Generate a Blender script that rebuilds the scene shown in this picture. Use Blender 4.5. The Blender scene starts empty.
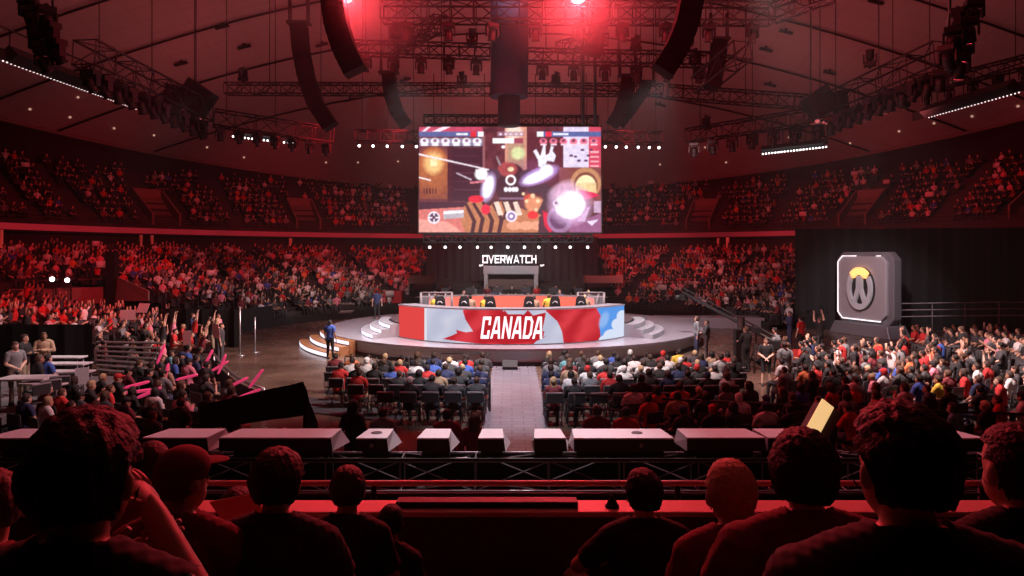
import bpy, math, random
import numpy as np
from mathutils import Vector, Matrix
random.seed(7); rng = np.random.default_rng(11)
SC = bpy.context.scene
COL = SC.collection
F = 683.0; HZ = 255.0; EYE = 4.5          # focal length in pixels, horizon row, eye height
def P(px, py, Y):                          # world point at depth Y seen at a pixel
    return Vector(((px-512)/F*Y, Y, EYE-(py-HZ)/F*Y))
def PX(px, Y): return (px-512)/F*Y
PI = math.pi; R = math.radians
ORD = 'first second third fourth fifth sixth seventh eighth ninth tenth eleventh twelfth thirteenth fourteenth fifteenth sixteenth seventeenth eighteenth nineteenth twentieth'.split()
ORD += ['twenty-'+w for w in ORD[:9]] + ['thirtieth'] + ['thirty-'+w for w in ORD[:9]]

# ------------------------------------------------------------------ materials
MATS = {}
def mat(name, col, rough=.6, metal=0, emis=None, es=0, noise=0, scale=8, bump=0, spec=None, alpha=None, trans=0):
    if name in MATS: return MATS[name]
    m = bpy.data.materials.new(name); m.use_nodes = True
    nt = m.node_tree; b = nt.nodes['Principled BSDF']
    b.inputs['Base Color'].default_value = (*col, 1)
    b.inputs['Roughness'].default_value = rough
    b.inputs['Metallic'].default_value = metal
    if spec is not None: b.inputs['Specular IOR Level'].default_value = spec
    if trans: b.inputs['Transmission Weight'].default_value = trans
    if alpha is not None: b.inputs['Alpha'].default_value = alpha
    if emis:
        b.inputs['Emission Color'].default_value = (*emis, 1)
        b.inputs['Emission Strength'].default_value = es
    if noise or bump:
        tc = nt.nodes.new('ShaderNodeTexCoord'); n = nt.nodes.new('ShaderNodeTexNoise')
        n.inputs['Scale'].default_value = scale; n.inputs['Detail'].default_value = 5
        nt.links.new(tc.outputs['Object'], n.inputs['Vector'])
        if noise:
            mx = nt.nodes.new('ShaderNodeMix'); mx.data_type = 'RGBA'
            mx.inputs['A'].default_value = (*[max(0, c*(1-noise)) for c in col], 1)
            mx.inputs['B'].default_value = (*[min(1, c*(1+noise)) for c in col], 1)
            nt.links.new(n.outputs['Fac'], mx.inputs['Factor']); nt.links.new(mx.outputs['Result'], b.inputs['Base Color'])
        if bump:
            bp = nt.nodes.new('ShaderNodeBump'); bp.inputs['Strength'].default_value = bump; bp.inputs['Distance'].default_value = .02
            nt.links.new(n.outputs['Fac'], bp.inputs['Height']); nt.links.new(bp.outputs['Normal'], b.inputs['Normal'])
    MATS[name] = m
    return m
def vcol_mat(name, strength, rough=.8):
    m = bpy.data.materials.new(name); m.use_nodes = True; nt = m.node_tree; b = nt.nodes['Principled BSDF']
    b.inputs['Base Color'].default_value = (.01, .01, .01, 1); b.inputs['Roughness'].default_value = rough; b.inputs['Specular IOR Level'].default_value = .05
    a = nt.nodes.new('ShaderNodeVertexColor'); a.layer_name = 'picture'
    nt.links.new(a.outputs['Color'], b.inputs['Emission Color']); b.inputs['Emission Strength'].default_value = strength
    MATS[name] = m
    return m

# ------------------------------------------------------------------ mesh builder
class MB:
    def __init__(s): s.v = []; s.f = []; s.m = []; s.sm = []
    def add(s, vs, fs, mi=0, smooth=False, M=None):
        o = len(s.v)
        if M is not None: vs = [M @ Vector(p) for p in vs]
        s.v += [tuple(p) for p in vs]
        s.f += [tuple(i+o for i in f) for f in fs]; s.m += [mi]*len(fs); s.sm += [smooth]*len(fs)
        return s
    def box(s, c, d, rz=0, mi=0, M=None, taper=1):
        x, y, z = d[0]/2, d[1]/2, d[2]/2; t = taper
        vs = [(-x,-y,-z),(x,-y,-z),(x,y,-z),(-x,y,-z),(-x*t,-y*t,z),(x*t,-y*t,z),(x*t,y*t,z),(-x*t,y*t,z)]
        MM = Matrix.Translation(c) @ Matrix.Rotation(rz, 4, 'Z')
        if M is not None: MM = M @ MM
        return s.add(vs, [(3,2,1,0),(4,5,6,7),(0,1,5,4),(1,2,6,5),(2,3,7,6),(3,0,4,7)], mi, False, MM)
    def tube(s, pts, r, n=8, mi=0, smooth=True, cap=True, M=None):
        pts = [Vector(p) for p in pts]; k = len(pts)
        rs = r if isinstance(r, (list, tuple)) else [r]*k
        vs = []; up = Vector((0, 0, 1))
        d0 = (pts[1]-pts[0]).normalized()
        a = d0.cross(up) if abs(d0.z) < .95 else d0.cross(Vector((0, 1, 0)))
        a.normalize()
        for i, p in enumerate(pts):
            d = (pts[min(i+1, k-1)]-pts[max(i-1, 0)])
            d = d.normalized() if d.length > 1e-9 else d0
            a = (a-d*a.dot(d)); a.normalize(); b = d.cross(a)
            for j in range(n):
                t = 2*PI*j/n
                vs.append(p+(a*math.cos(t)+b*math.sin(t))*rs[i])
        fs = []
        for i in range(k-1):
            for j in range(n):
                q = (j+1) % n
                fs.append((i*n+j, i*n+q, (i+1)*n+q, (i+1)*n+j))
        if cap: fs += [tuple(range(n-1, -1, -1)), tuple(range((k-1)*n, k*n))]
        return s.add(vs, fs, mi, smooth, M)
    def loft(s, rings, mi=0, smooth=True, M=None):       # rings: (centre, xaxis, yaxis, rx, ry)
        n = 14; vs = []
        for c, ax, ay, rx, ry in rings:
            c = Vector(c); ax = Vector(ax); ay = Vector(ay)
            for j in range(n):
                t = 2*PI*j/n; vs.append(c+ax*rx*math.cos(t)+ay*ry*math.sin(t))
        fs = []
        for i in range(len(rings)-1):
            for j in range(n):
                q = (j+1) % n; fs.append((i*n+j, i*n+q, (i+1)*n+q, (i+1)*n+j))
        k = len(rings); fs += [tuple(range(n-1, -1, -1)), tuple(range((k-1)*n, k*n))]
        return s.add(vs, fs, mi, smooth, M)
    def ell(s, c, r, M3=None, mi=0, nu=12, nv=8, M=None):
        vs = []; c = Vector(c)
        for i in range(1, nv):
            a = PI*i/nv
            for j in range(nu):
                t = 2*PI*j/nu
                p = Vector((r[0]*math.sin(a)*math.cos(t), r[1]*math.sin(a)*math.sin(t), r[2]*math.cos(a)))
                vs.append(c+(M3 @ p if M3 is not None else p))
        top = Vector((0, 0, r[2])); vs += [c+(M3 @ top if M3 is not None else top), c-(M3 @ top if M3 is not None else top)]
        T = (nv-1)*nu; B = T+1; fs = []
        for i in range(nv-2):
            for j in range(nu):
                q = (j+1) % nu; fs.append((i*nu+j, (i+1)*nu+j, (i+1)*nu+q, i*nu+q))
        for j in range(nu):
            q = (j+1) % nu; fs += [(T, j, q), (B, (nv-2)*nu+q, (nv-2)*nu+j)]
        return s.add(vs, fs, mi, True, M)
    def lathe(s, prof, n=16, mi=0, M=None, smooth=True):
        vs = [(r*math.cos(2*PI*j/n), r*math.sin(2*PI*j/n), z) for r, z in prof for j in range(n)]
        k = len(prof); fs = [(i*n+j, i*n+(j+1) % n, (i+1)*n+(j+1) % n, (i+1)*n+j) for i in range(k-1) for j in range(n)]
        fs += [tuple(range(n-1, -1, -1)), tuple(range((k-1)*n, k*n))]
        return s.add(vs, fs, mi, smooth, M)
    def prism(s, poly, d, M=None, mi=0):                 # poly in the XY plane, thickness d along Z
        n = len(poly); vs = [(x, y, 0) for x, y in poly]+[(x, y, d) for x, y in poly]
        fs = [tuple(range(n-1, -1, -1)), tuple(range(n, 2*n))]+[(i, (i+1) % n, n+(i+1) % n, n+i) for i in range(n)]
        return s.add(vs, fs, mi, False, M)
    def strip(s, a, b, mi=0, smooth=False):              # faces between two equal polylines
        n = len(a); return s.add(list(a)+list(b), [(i, i+1, n+i+1, n+i) for i in range(n-1)], mi, smooth)
    def build(s, name, mats, parent=None, bevel=0, **tags):
        me = bpy.data.meshes.new(name); me.from_pydata(s.v, [], s.f)
        for m in (mats if isinstance(mats, (list, tuple)) else [mats]): me.materials.append(m)
        me.polygons.foreach_set('material_index', s.m); me.polygons.foreach_set('use_smooth', s.sm); me.update()
        o = bpy.data.objects.new(name, me); COL.objects.link(o)
        if parent: o.parent = parent
        if bevel:
            b = o.modifiers.new('b', 'BEVEL'); b.width = bevel; b.segments = 2; b.limit_method = 'ANGLE'
        if tags: tag(o, **tags)
        return o
def tag(o, label=None, cat=None, group=None, kind=None):
    if label: o['label'] = label
    if cat: o['category'] = cat
    if group: o['group'] = group
    if kind: o['kind'] = kind
    return o
def empty(name, loc=(0, 0, 0), rz=0, **tags):
    o = bpy.data.objects.new(name, None); COL.objects.link(o); o.location = loc; o.rotation_euler.z = rz; o.empty_display_size = .1
    return tag(o, **tags)
KIDS = {}
def kids(o):
    if o.name not in KIDS: KIDS[o.name] = list(o.children)
    return KIDS[o.name]
def copy_tree(o, parent=None):
    c = o.copy(); COL.objects.link(c); c.parent = parent
    if parent is None:
        for k in ('label', 'group'):
            pass
    for ch in kids(o): copy_tree(ch, c)
    return c
def struct(mb, name, m, **k):
    return mb.build(name, m, kind='structure', **k)
def ring_pt(r, th, z, cy=38.0):                          # th measured from +Y towards -X (degrees)
    a = R(th); return Vector((-r*math.sin(a), cy+r*math.cos(a), z))

# ------------------------------------------------------------------ common materials
M_black = mat('black_paint', (.012, .011, .012), .55)
M_truss = mat('dark_truss_metal', (.014, .012, .014), .6, .2)
M_alu = mat('aluminium', (.55, .55, .58), .35, .85)
M_drape = mat('black_drape_cloth', (.012, .011, .012), .9, bump=.3, scale=3)
M_conc = mat('stand_concrete', (.03, .026, .026), .85, noise=.3, scale=2)
M_seatred = mat('stand_parapet_paint', (.32, .2, .19), .7, noise=.15, scale=2)
M_grey = mat('grey_metal', (.25, .25, .27), .4, .3)
M_white = mat('white_plastic', (.75, .75, .77), .4)
M_lens = mat('dark_lens', (.02, .02, .03), .1)
M_led = mat('white_led', (.8, .8, .8), .4, emis=(1, .95, .95), es=4)
M_ledr = mat('red_led', (.8, .1, .1), .4, emis=(1, .05, .08), es=4)
M_cable = mat('black_cable', (.01, .01, .01), .6)

# ------------------------------------------------------------------ setting: floor
def floor_mat():
    m = bpy.data.materials.new('polished_concrete_floor'); m.use_nodes = True; nt = m.node_tree; b = nt.nodes['Principled BSDF']
    tc = nt.nodes.new('ShaderNodeTexCoord')
    n1 = nt.nodes.new('ShaderNodeTexNoise'); n1.inputs['Scale'].default_value = .6; n1.inputs['Detail'].default_value = 6
    n2 = nt.nodes.new('ShaderNodeTexNoise'); n2.inputs['Scale'].default_value = 1.5; n2.inputs['Detail'].default_value = 4
    cr = nt.nodes.new('ShaderNodeValToRGB')
    cr.color_ramp.elements[0].position = .3; cr.color_ramp.elements[0].color = (.075, .046, .034, 1)
    cr.color_ramp.elements[1].position = .72; cr.color_ramp.elements[1].color = (.17, .11, .085, 1)
    ma = nt.nodes.new('ShaderNodeMath'); ma.operation = 'MULTIPLY_ADD'; ma.inputs[1].default_value = .06; ma.inputs[2].default_value = .24
    nt.links.new(tc.outputs['Object'], n1.inputs['Vector']); nt.links.new(tc.outputs['Object'], n2.inputs['Vector'])
    nt.links.new(n1.outputs['Fac'], cr.inputs['Fac']); nt.links.new(cr.outputs['Color'], b.inputs['Base Color'])
    nt.links.new(n2.outputs['Fac'], ma.inputs[0]); nt.links.new(ma.outputs[0], b.inputs['Roughness'])
    return m
mb = MB(); mb.box((0, 35, -.1), (120, 110, .2)); struct(mb, 'floor', floor_mat())
# floor strip down the aisle, spotlight and screen reflection put into its pale colour
def aisle_mat():
    m = bpy.data.materials.new('aisle_pale_reflection'); m.use_nodes = True; nt = m.node_tree; b = nt.nodes['Principled BSDF']
    tc = nt.nodes.new('ShaderNodeTexCoord'); br = nt.nodes.new('ShaderNodeTexBrick')
    br.inputs['Color1'].default_value = (.26, .25, .29, 1); br.inputs['Color2'].default_value = (.22, .21, .245, 1); br.inputs['Mortar'].default_value = (.16, .15, .17, 1)
    br.inputs['Scale'].default_value = .8; br.inputs['Mortar Size'].default_value = .012
    nt.links.new(tc.outputs['Object'], br.inputs['Vector']); nt.links.new(br.outputs['Color'], b.inputs['Base Color'])
    b.inputs['Roughness'].default_value = .24
    return m
mb = MB(); mb.add([(-.78, 11, .006), (.95, 11, .006), (.95, 27.9, .006), (-.78, 27.9, .006)], [(0, 1, 2, 3)])
struct(mb, 'floor_aisle', aisle_mat())

# tiers: revolve a stepped profile
def tiers(name, r0, r1, z0, z1, n, t0, t1, bench=True, m=M_conc, front=None, seg=60, skip=None):
    prof = [(r0-.25, front if front is not None else 0)]
    prof += [(r0-.25, z0+.0)]
    dr = (r1-r0)/n; dz = (z1-z0)/n
    for i in range(n):
        z = z0+i*dz; r = r0+i*dr
        if bench: prof += [(r, z), (r+.28*dr, z), (r+.28*dr, z+.40), (r+.72*dr, z+.40), (r+.72*dr, z), (r+dr, z)]
        else: prof += [(r, z), (r+dr, z)]
        prof += [(r+dr, z+dz)]
    prof += [(r1+.6, z1)]
    mb = MB(); k = int(seg)
    rows = [[ring_pt(r, t0+(t1-t0)*j/k, z) for j in range(k+1)] for r, z in prof]
    for a, b in zip(rows[:-1], rows[1:]):
        if skip is None: mb.strip(a, b); continue
        for j in range(k):
            q = (a[j]+b[j]+a[j+1]+b[j+1])/4
            if not skip(q.x, q.y): mb.add([a[j], a[j+1], b[j+1], b[j]], [(0, 1, 2, 3)])
    return struct(mb, name, m)
LB = dict(r0=16., r1=36., z0=.35, z1=5.2, n=23)
tiers('floor_lower_bowl_tiers', t0=-80, t1=82, front=0, **LB)
UD = dict(r0=37.8, r1=45.6, z0=7.1, z1=12.4, n=9)
tiers('floor_upper_deck_tiers', t0=-105, t1=105, front=6.2, **UD)
# upper bank behind the left parapet, and low stand on the near left
tiers('floor_side_bank_tiers', 27, 36, 2.6, 5.2, 10, 82, 112, front=0, seg=20)
NS = dict(r0=17.6, r1=25.4, z0=.15, z1=1.5, n=9)
def plat_zone(x, y): return x < -12.3 and y < 23.6
tiers('floor_near_stand_tiers', t0=84, t1=120, front=0, seg=40, skip=plat_zone, **NS)
mb = MB(); a_ = []; 
for i in range(9):
    r = 17.6+i*.8667; z = .15+.15*i; a_ += [ring_pt(r, 120, z), ring_pt(r+.8667, 120, z)]
mb.strip(a_, [(p.x, p.y, 0) for p in a_]); struct(mb, 'wall_near_stand_end', M_drape)
# walls: outer drum, back wall under the deck, soffit
mb = MB(); k = 120
def ringline(r, z, t0=-180, t1=180, k=120): return [ring_pt(r, t0+(t1-t0)*j/k, z) for j in range(k+1)]
mb.strip(ringline(46.2, 0), ringline(46.2, 17.5)); struct(mb, 'wall_outer', mat('dark_wall', (.02, .017, .018), .9, noise=.2, scale=1))
mb = MB(); mb.strip(ringline(37.0, 5.0, -110, 112), ringline(37.0, 6.3, -110, 112)); mb.strip(ringline(36.6, 6.15, -180, 180), ringline(46.2, 6.15, -180, 180)); mb.strip(ringline(37.2, 7.0, 110, 250), ringline(46.2, 7.0, 110, 250))
struct(mb, 'wall_concourse', mat('concourse_dark', (.018, .014, .015), .9))
# fascia ribbon of the upper deck
def fascia_mat():
    m = bpy.data.materials.new('red_ribbon_display'); m.use_nodes = True; nt = m.node_tree; b = nt.nodes['Principled BSDF']
    b.inputs['Base Color'].default_value = (.01, .002, .002, 1); b.inputs['Roughness'].default_value = .9; b.inputs['Specular IOR Level'].default_value = 0
    tc = nt.nodes.new('ShaderNodeTexCoord'); n = nt.nodes.new('ShaderNodeTexNoise'); n.inputs['Scale'].default_value = .12
    cr = nt.nodes.new('ShaderNodeValToRGB'); cr.color_ramp.elements[0].position = .3; cr.color_ramp.elements[0].color = (.26, .012, .02, 1)
    cr.color_ramp.elements[1].position = .7; cr.color_ramp.elements[1].color = (.62, .02, .035, 1)
    nt.links.new(tc.outputs['Object'], n.inputs['Vector']); nt.links.new(n.outputs['Fac'], cr.inputs['Fac'])
    nt.links.new(cr.outputs['Color'], b.inputs['Emission Color']); b.inputs['Emission Strength'].default_value = .5
    return m
mb = MB()
mb.strip(ringline(37.0, 6.32, -58, 125), ringline(37.0, 6.78, -58, 125))
struct(mb, 'trim_1', fascia_mat())
mb = MB()
mb.strip(ringline(37.05, 6.15), ringline(37.05, 7.1)); mb.strip(ringline(37.05, 7.1, -106, 106), ringline(37.6, 7.1, -106, 106))
struct(mb, 'wall_deck_front', mat('deck_front_dark', (.03, .02, .022), .8))
mb = MB()
for z, r in ((7.62, .022), (7.35, .014)): mb.tube([ring_pt(37.25, -105+2.5*j, z) for j in range(85)], r, 5)
for j in range(0, 106): mb.tube([ring_pt(37.25, -105+2*j, 7.1), ring_pt(37.25, -105+2*j, 7.62)], .014, 4)
struct(mb, 'trim_2', mat('rail_metal', (.12, .08, .08), .5, .6))
# barrier in front of the lower bowl
mb = MB()
def barrier(t0, t1, r, h, k=40):
    mb.strip(ringline(r, 0, t0, t1, k), ringline(r, h, t0, t1, k)); mb.strip(ringline(r, h, t0, t1, k), ringline(r+.12, h, t0, t1, k))
barrier(-80, 73, 15.6, .5, 60); barrier(73, 86, 15.6, 1.35, 20)
struct(mb, 'wall_bowl_front', M_drape)

# ------------------------------------------------------------------ ceiling
def edge_z(th):
    c = math.cos(R(th)); t = min(1, max(0, (1-c)/.75))
    return 12.35+4.1*(t**.8)
def ceil_z(x, y):
    dx, dy = x, y-38.0; r = math.hypot(dx, dy); th = math.degrees(math.atan2(-dx, dy)); e = edge_z(th)
    return e+(29.5-e)*(1-min(1, r/46.)**1.6)
def ceil_mat():
    m = bpy.data.materials.new('acoustic_ceiling_panels'); m.use_nodes = True; nt = m.node_tree; b = nt.nodes['Principled BSDF']
    tc = nt.nodes.new('ShaderNodeTexCoord'); br = nt.nodes.new('ShaderNodeTexBrick')
    br.inputs['Color1'].default_value = (.50, .44, .43, 1); br.inputs['Color2'].default_value = (.485, .43, .42, 1); br.inputs['Mortar'].default_value = (.41, .36, .36, 1)
    br.inputs['Scale'].default_value = .16; br.inputs['Mortar Size'].default_value = .006; br.offset = 0
    nt.links.new(tc.outputs['Object'], br.inputs['Vector']); nt.links.new(br.outputs['Color'], b.inputs['Base Color'])
    b.inputs['Roughness'].default_value = .9
    return m
mb = MB(); nr, nth = 28, 96
vs = [(0, 38, ceil_z(0, 38.001))]
for i in range(1, nr+1):
    for j in range(nth):
        q = ring_pt(46.1*i/nr, 360*j/nth, 0); vs.append((q.x, q.y, ceil_z(q.x, q.y)))
fs = [(0, 1+(j+1) % nth, 1+j) for j in range(nth)]
for i in range(nr-1):
    for j in range(nth):
        a = 1+i*nth; b = a+nth; q = (j+1) % nth; fs.append((a+j, a+q, b+q, b+j))
mb.add(vs, fs, 0, True); struct(mb, 'ceiling', ceil_mat())
# edge trim under the ceiling
mb = MB(); mb.tube([ring_pt(45.9, 4*j, edge_z(4*j if 4*j <= 180 else 360-4*j)-.12) for j in range(91)], .16, 6)
struct(mb, 'trim_3', mat('ceiling_edge', (.22, .17, .17), .8))
# cables following the ceiling
def ceiling_cable(Y, label):
    h = math.sqrt(max(1, 45.5**2-(Y-38)**2)); mb = MB()
    mb.tube([(x, Y, ceil_z(x, Y)-.25) for x in np.linspace(-h, h, 41)], .09, 5)
    mb.build('ceiling_cable', M_cable, label=label, cat='cable', group='dark cables slung across the ceiling')
for i, Y in enumerate((17, 22, 27, 32, 37, 42.5, 48, 54, 60, 67)):
    ceiling_cable(Y, 'thin dark cable slung across the red ceiling, %s counting from the nearest' % ORD[i])
# ------------------------------------------------------------------ stroke lettering (unit cell: x 0..w, y 0..1)
STROKES = {
 'C': (.6, [((.08,.08),(.08,.92)), ((.08,.92),(.52,.92)), ((.08,.08),(.52,.08)), ((.52,.92),(.52,.68)), ((.52,.08),(.52,.32))]),
 'A': (.64, [((.06,.0),(.24,.92)), ((.58,.0),(.40,.92)), ((.24,.92),(.40,.92)), ((.14,.3),(.50,.3))]),
 'N': (.62, [((.08,.0),(.08,1)), ((.54,.0),(.54,1)), ((.1,.93),(.52,.07))]),
 'D': (.6, [((.08,.0),(.08,1)), ((.08,.92),(.42,.92)), ((.08,.08),(.42,.08)), ((.42,.92),(.54,.75)), ((.54,.75),(.54,.25)), ((.54,.25),(.42,.08))]),
 'O': (.9, [((.08,.1),(.08,.9)), ((.08,.9),(.82,.9)), ((.82,.9),(.82,.1)), ((.82,.1),(.08,.1))]),
 'V': (.85, [((.02,1),(.4,.04)), ((.78,1),(.4,.04))]),
 'E': (.8, [((.08,.1),(.08,.9)), ((.08,.9),(.74,.9)), ((.08,.5),(.68,.5)), ((.08,.1),(.74,.1))]),
 'R': (.82, [((.08,.0),(.08,.9)), ((.08,.9),(.74,.9)), ((.74,.9),(.74,.45)), ((.74,.45),(.08,.45)), ((.4,.45),(.76,.0))]),
 'W': (1.15, [((.03,1),(.27,.04)), ((.27,.04),(.53,.8)), ((.53,.8),(.79,.04)), ((.79,.04),(1.05,1))]),
 'T': (.8, [((.38,.0),(.38,.9)), ((.02,.9),(.76,.9))]),
 'H': (.85, [((.08,.0),(.08,1)), ((.74,.0),(.74,1)), ((.08,.5),(.74,.5))]),
 'a': (.85, [((.02,0),(.4,.96)), ((.78,0),(.4,.96)), ((.22,.28),(.58,.28))]),
 'c': (.82, [((.08,.1),(.08,.9)), ((.08,.9),(.76,.9)), ((.08,.1),(.76,.1))]),
 's': (.5, [((.46,.9),(.08,.9)), ((.08,.9),(.08,.52)), ((.08,.52),(.44,.48)), ((.44,.48),(.44,.1)), ((.44,.1),(.04,.1))]),
}
def lettering(mb, text, fn, wd=.16, gap=.12, shear=0, mi=0):
    """fn(x,y,depth)->3d point for text coordinates; x runs 0..1 over the whole text, y 0..1"""
    tot = sum(STROKES[c][0] for c in text)+gap*(len(text)-1)
    x0 = 0
    for c in text:
        w, st = STROKES[c]
        for (ax, ay), (bx, by) in st:
            a = Vector((ax, ay)); b = Vector((bx, by)); d = (b-a); L = d.length; d /= L; n = Vector((-d.y, d.x))*wd/2
            a2 = a-d*wd*.42; b2 = b+d*wd*.42
            q = [a2-n, b2-n, b2+n, a2+n]
            q = [Vector((p.x, min(1.0, max(0, p.y)))) for p in q]
            vs = []
            for dep in (0, 1):
                for p in q: vs.append(fn((x0+p.x+shear*p.y)/tot, p.y, dep))
            mb.add(vs, [(3,2,1,0),(4,5,6,7),(0,1,5,4),(1,2,6,5),(2,3,7,6),(3,0,4,7)], mi)
        x0 += w+gap

# ------------------------------------------------------------------ painted pictures for displays
def inpoly(X, Y, poly):
    ins = np.zeros(X.shape, bool); n = len(poly)
    for i in range(n):
        x1, y1 = poly[i]; x2, y2 = poly[(i+1) % n]
        if y1 == y2: continue
        c = ((y1 > Y) != (y2 > Y)) & (X < (x2-x1)*(Y-y1)/(y2-y1)+x1)
        ins ^= c
    return ins
def blobm(X, Y, cx, cy, rx, ry, rot=0, soft=.15):
    a = R(rot); dx = X-cx; dy = Y-cy; u = (dx*math.cos(a)+dy*math.sin(a))/rx; v = (-dx*math.sin(a)+dy*math.cos(a))/ry
    return np.clip((1+soft-np.sqrt(u*u+v*v))/max(soft, 1e-3), 0, 1)
def put(img, m, col, k=1.0):
    m = (m.astype(float)*k)[..., None]; img[:] = img*(1-m)+np.array(col)*m
def smooth_noise(h, w, s, seed):
    g = np.random.default_rng(seed).random((max(2, int(h/s)+2), max(2, int(w/s)+2)))
    yy = np.linspace(0, g.shape[0]-1.001, h); xx = np.linspace(0, g.shape[1]-1.001, w)
    y0 = yy.astype(int); x0 = xx.astype(int); fy = (yy-y0)[:, None]; fx = (xx-x0)[None]
    a = g[y0][:, x0]; b = g[y0][:, x0+1]; c = g[y0+1][:, x0]; d = g[y0+1][:, x0+1]
    return a*(1-fy)*(1-fx)+b*(1-fy)*fx+c*fy*(1-fx)+d*fy*fx
def picture_grid(name, img, pos, m, parent):
    """img (h,w,3), row 0 at the top; pos(u,v) arrays -> xyz"""
    h, w, _ = img.shape
    u, v = np.meshgrid(np.linspace(0, 1, w), np.linspace(1, 0, h))
    co = pos(u, v).reshape(-1, 3)
    idx = np.arange(h*w).reshape(h, w)
    f = np.stack([idx[1:, :-1], idx[1:, 1:], idx[:-1, 1:], idx[:-1, :-1]], -1).reshape(-1, 4)
    me = bpy.data.meshes.new(name); me.from_pydata(co.tolist(), [], f.tolist())
    ca = me.color_attributes.new('picture', 'FLOAT_COLOR', 'POINT')
    ca.data.foreach_set('color', np.concatenate([img.reshape(-1, 3), np.ones((h*w, 1))], 1).astype(np.float32).ravel())
    me.materials.append(m); o = bpy.data.objects.new(name, me); COL.objects.link(o); o.parent = parent
    return o

# ------------------------------------------------------------------ round stage
SX, SY, SR = 0.15, 37.6, 10.0
M_stage = mat('glossy_grey_stage_floor', (.33, .31, .35), .22, noise=.15, scale=1.2)
M_side = mat('pale_stage_side', (.42, .42, .45), .45)
st = empty('round_stage', (SX, SY, 0), label='large low round stage with a glossy grey top under the curved desk', cat='stage')
mb = MB(); mb.lathe([(SR, .6), (SR, .7), (SR-.02, .705)], 128, smooth=False); mb.build('stage_deck', M_stage, st)
mb = MB(); mb.lathe([(SR-.12, .14), (SR-.08, .6)], 128, smooth=False); mb.build('side_panel', M_side, st)
mb = MB(); mb.lathe([(SR-.02, 0), (SR-.02, .14), (SR-.12, .15)], 128, smooth=False); mb.build('skirting', M_black, st)
def steps(name, cx, cy, a0, a1, r, n, z0, rise, woodm, label, run=.42):
    e = empty(name, (cx, cy, 0), label=label, cat='steps')
    for i in range(n):
        rr = r-i*run; z = z0+rise*(i+1); mb = MB()
        k = 14; top = [(rr*math.cos(R(a0+(a1-a0)*j/k)), rr*math.sin(R(a0+(a1-a0)*j/k)), z) for j in range(k+1)]
        inn = [((rr-run-.05)*math.cos(R(a0+(a1-a0)*j/k)), (rr-run-.05)*math.sin(R(a0+(a1-a0)*j/k)), z) for j in range(k+1)]
        lo = [(x, y, z0) for x, y, _ in top]; lo2 = [(x, y, z0) for x, y, _ in inn]
        mb.strip(top, inn); mb.strip(top, lo); mb.strip(inn, lo2)
        mb.add([top[0], lo[0], lo2[0], inn[0]], [(0, 1, 2, 3)]); mb.add([top[-1], lo[-1], lo2[-1], inn[-1]], [(0, 1, 2, 3)])
        s = mb.build('step', woodm, e)
        mb = MB()
        rr2 = rr+.015
        f0 = [(rr2*math.cos(R(a0+(a1-a0)*j/k)), rr2*math.sin(R(a0+(a1-a0)*j/k)), z-.02) for j in range(k+1)]
        f1 = [(x, y, z-rise*.78) for x, y, _ in f0]
        mb.strip(f0, f1); mb.build('led_strip', mat('step_led', (.8, .8, .85), .4, emis=(.86, .84, 1), es=1.3), s)
    return e
M_wood = mat('warm_wood_steps', (.30, .12, .05), .45, noise=.2, scale=3)
M_stepg = mat('grey_steps', (.36, .35, .38), .4)
# outer steps, left of the stage; centre chosen so that arcs bulge towards the hall floor
steps('wooden_steps', SX, SY, 195, 224, 11.3, 3, 0, .22, M_wood, 'curved orange-brown steps with white lit risers on the outer rim of the stage', .5)
steps('lit_steps', -.02, 35.0, 176, 213, 7.5, 3, .7, .2, M_stepg, 'three curved steps with white lit edges beside the red end of the desk', .42)
steps('grey_steps', -.02, 35.0, -33, 4, 7.6, 3, .7, .2, M_stepg, 'curved pale grey steps beside the blue sky end of the desk', .45)
bpy.data.objects['grey_steps']['label'] = 'curved pale grey steps beside the blue sky end of the desk'
for o in bpy.data.objects['grey_steps'].children_recursive:
    if o.name.startswith('led_strip'): o.active_material = mat('grey_riser', (.5, .5, .54), .4)
# walkway leaving the stage on the far right
mb = MB(); mb.box((12.2, 42.6, .33), (6.5, 1.6, .66), rz=-.06); mb.build('walkway', M_stage, bevel=.02, label='low grey walkway leading off the stage behind the camera crane', cat='walkway')

# desk podium
DX, DY, DR = -.02, 35.0, 6.2
pod = MB(); pod.lathe([(DR-.1, .7), (DR-.1, 1.35), (DR-.12, 1.36)], 72, smooth=False)
o = pod.build('desk_podium', mat('podium_top', (.10, .07, .075), .5), label='dark round podium carrying the two player desks on the stage', cat='podium'); o.location = (DX, DY, 0)
desk = empty('player_desk', (DX, DY, .7), label='curved player desk with the red and white CANADA display front', cat='desk')
A0, A1 = -57.3, 57.3
def dpt(a, z, r=DR): return (r*math.sin(R(a)), -r*math.cos(R(a)), z)
def u_of(a): return 512+F*(DX+DR*np.sin(np.radians(a)))/(DY-DR*np.cos(np.radians(a)))
BW, BH = 560, 90
ang = np.linspace(A0, A1, BW); U = np.tile(u_of(ang), (BH, 1)); V = np.tile(np.linspace(1, 0, BH)[:, None], (1, BW))
img = np.zeros((BH, BW, 3))
def yt(u): return 310.8-5.2*((u-511)/112)**2
def yb(u): return 345.2-7.4*((u-511)/112)**2
YY = yb(U)+(yt(U)-yb(U))*V
fold = smooth_noise(BH, BW, 45, 3)*.75+smooth_noise(BH, BW, 18, 5)*.25
wave = .5+.5*np.sin(U*.22+YY*.14+fold*4)
whitec = np.stack([.52+.2*wave*fold, .54+.16*wave*fold, .70+.12*wave*fold], -1)
img[:] = whitec
redc = np.stack([.52+.22*wave, .012+.03*wave, .022+.035*wave], -1)
def lay(m, c): img[m] = c[m] if isinstance(c, np.ndarray) and c.ndim == 3 else c
lay(U < 424.5, (.80, .06, .055))
lay((U > 424.5) & (U < 427), (.78, .78, .86))
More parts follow.
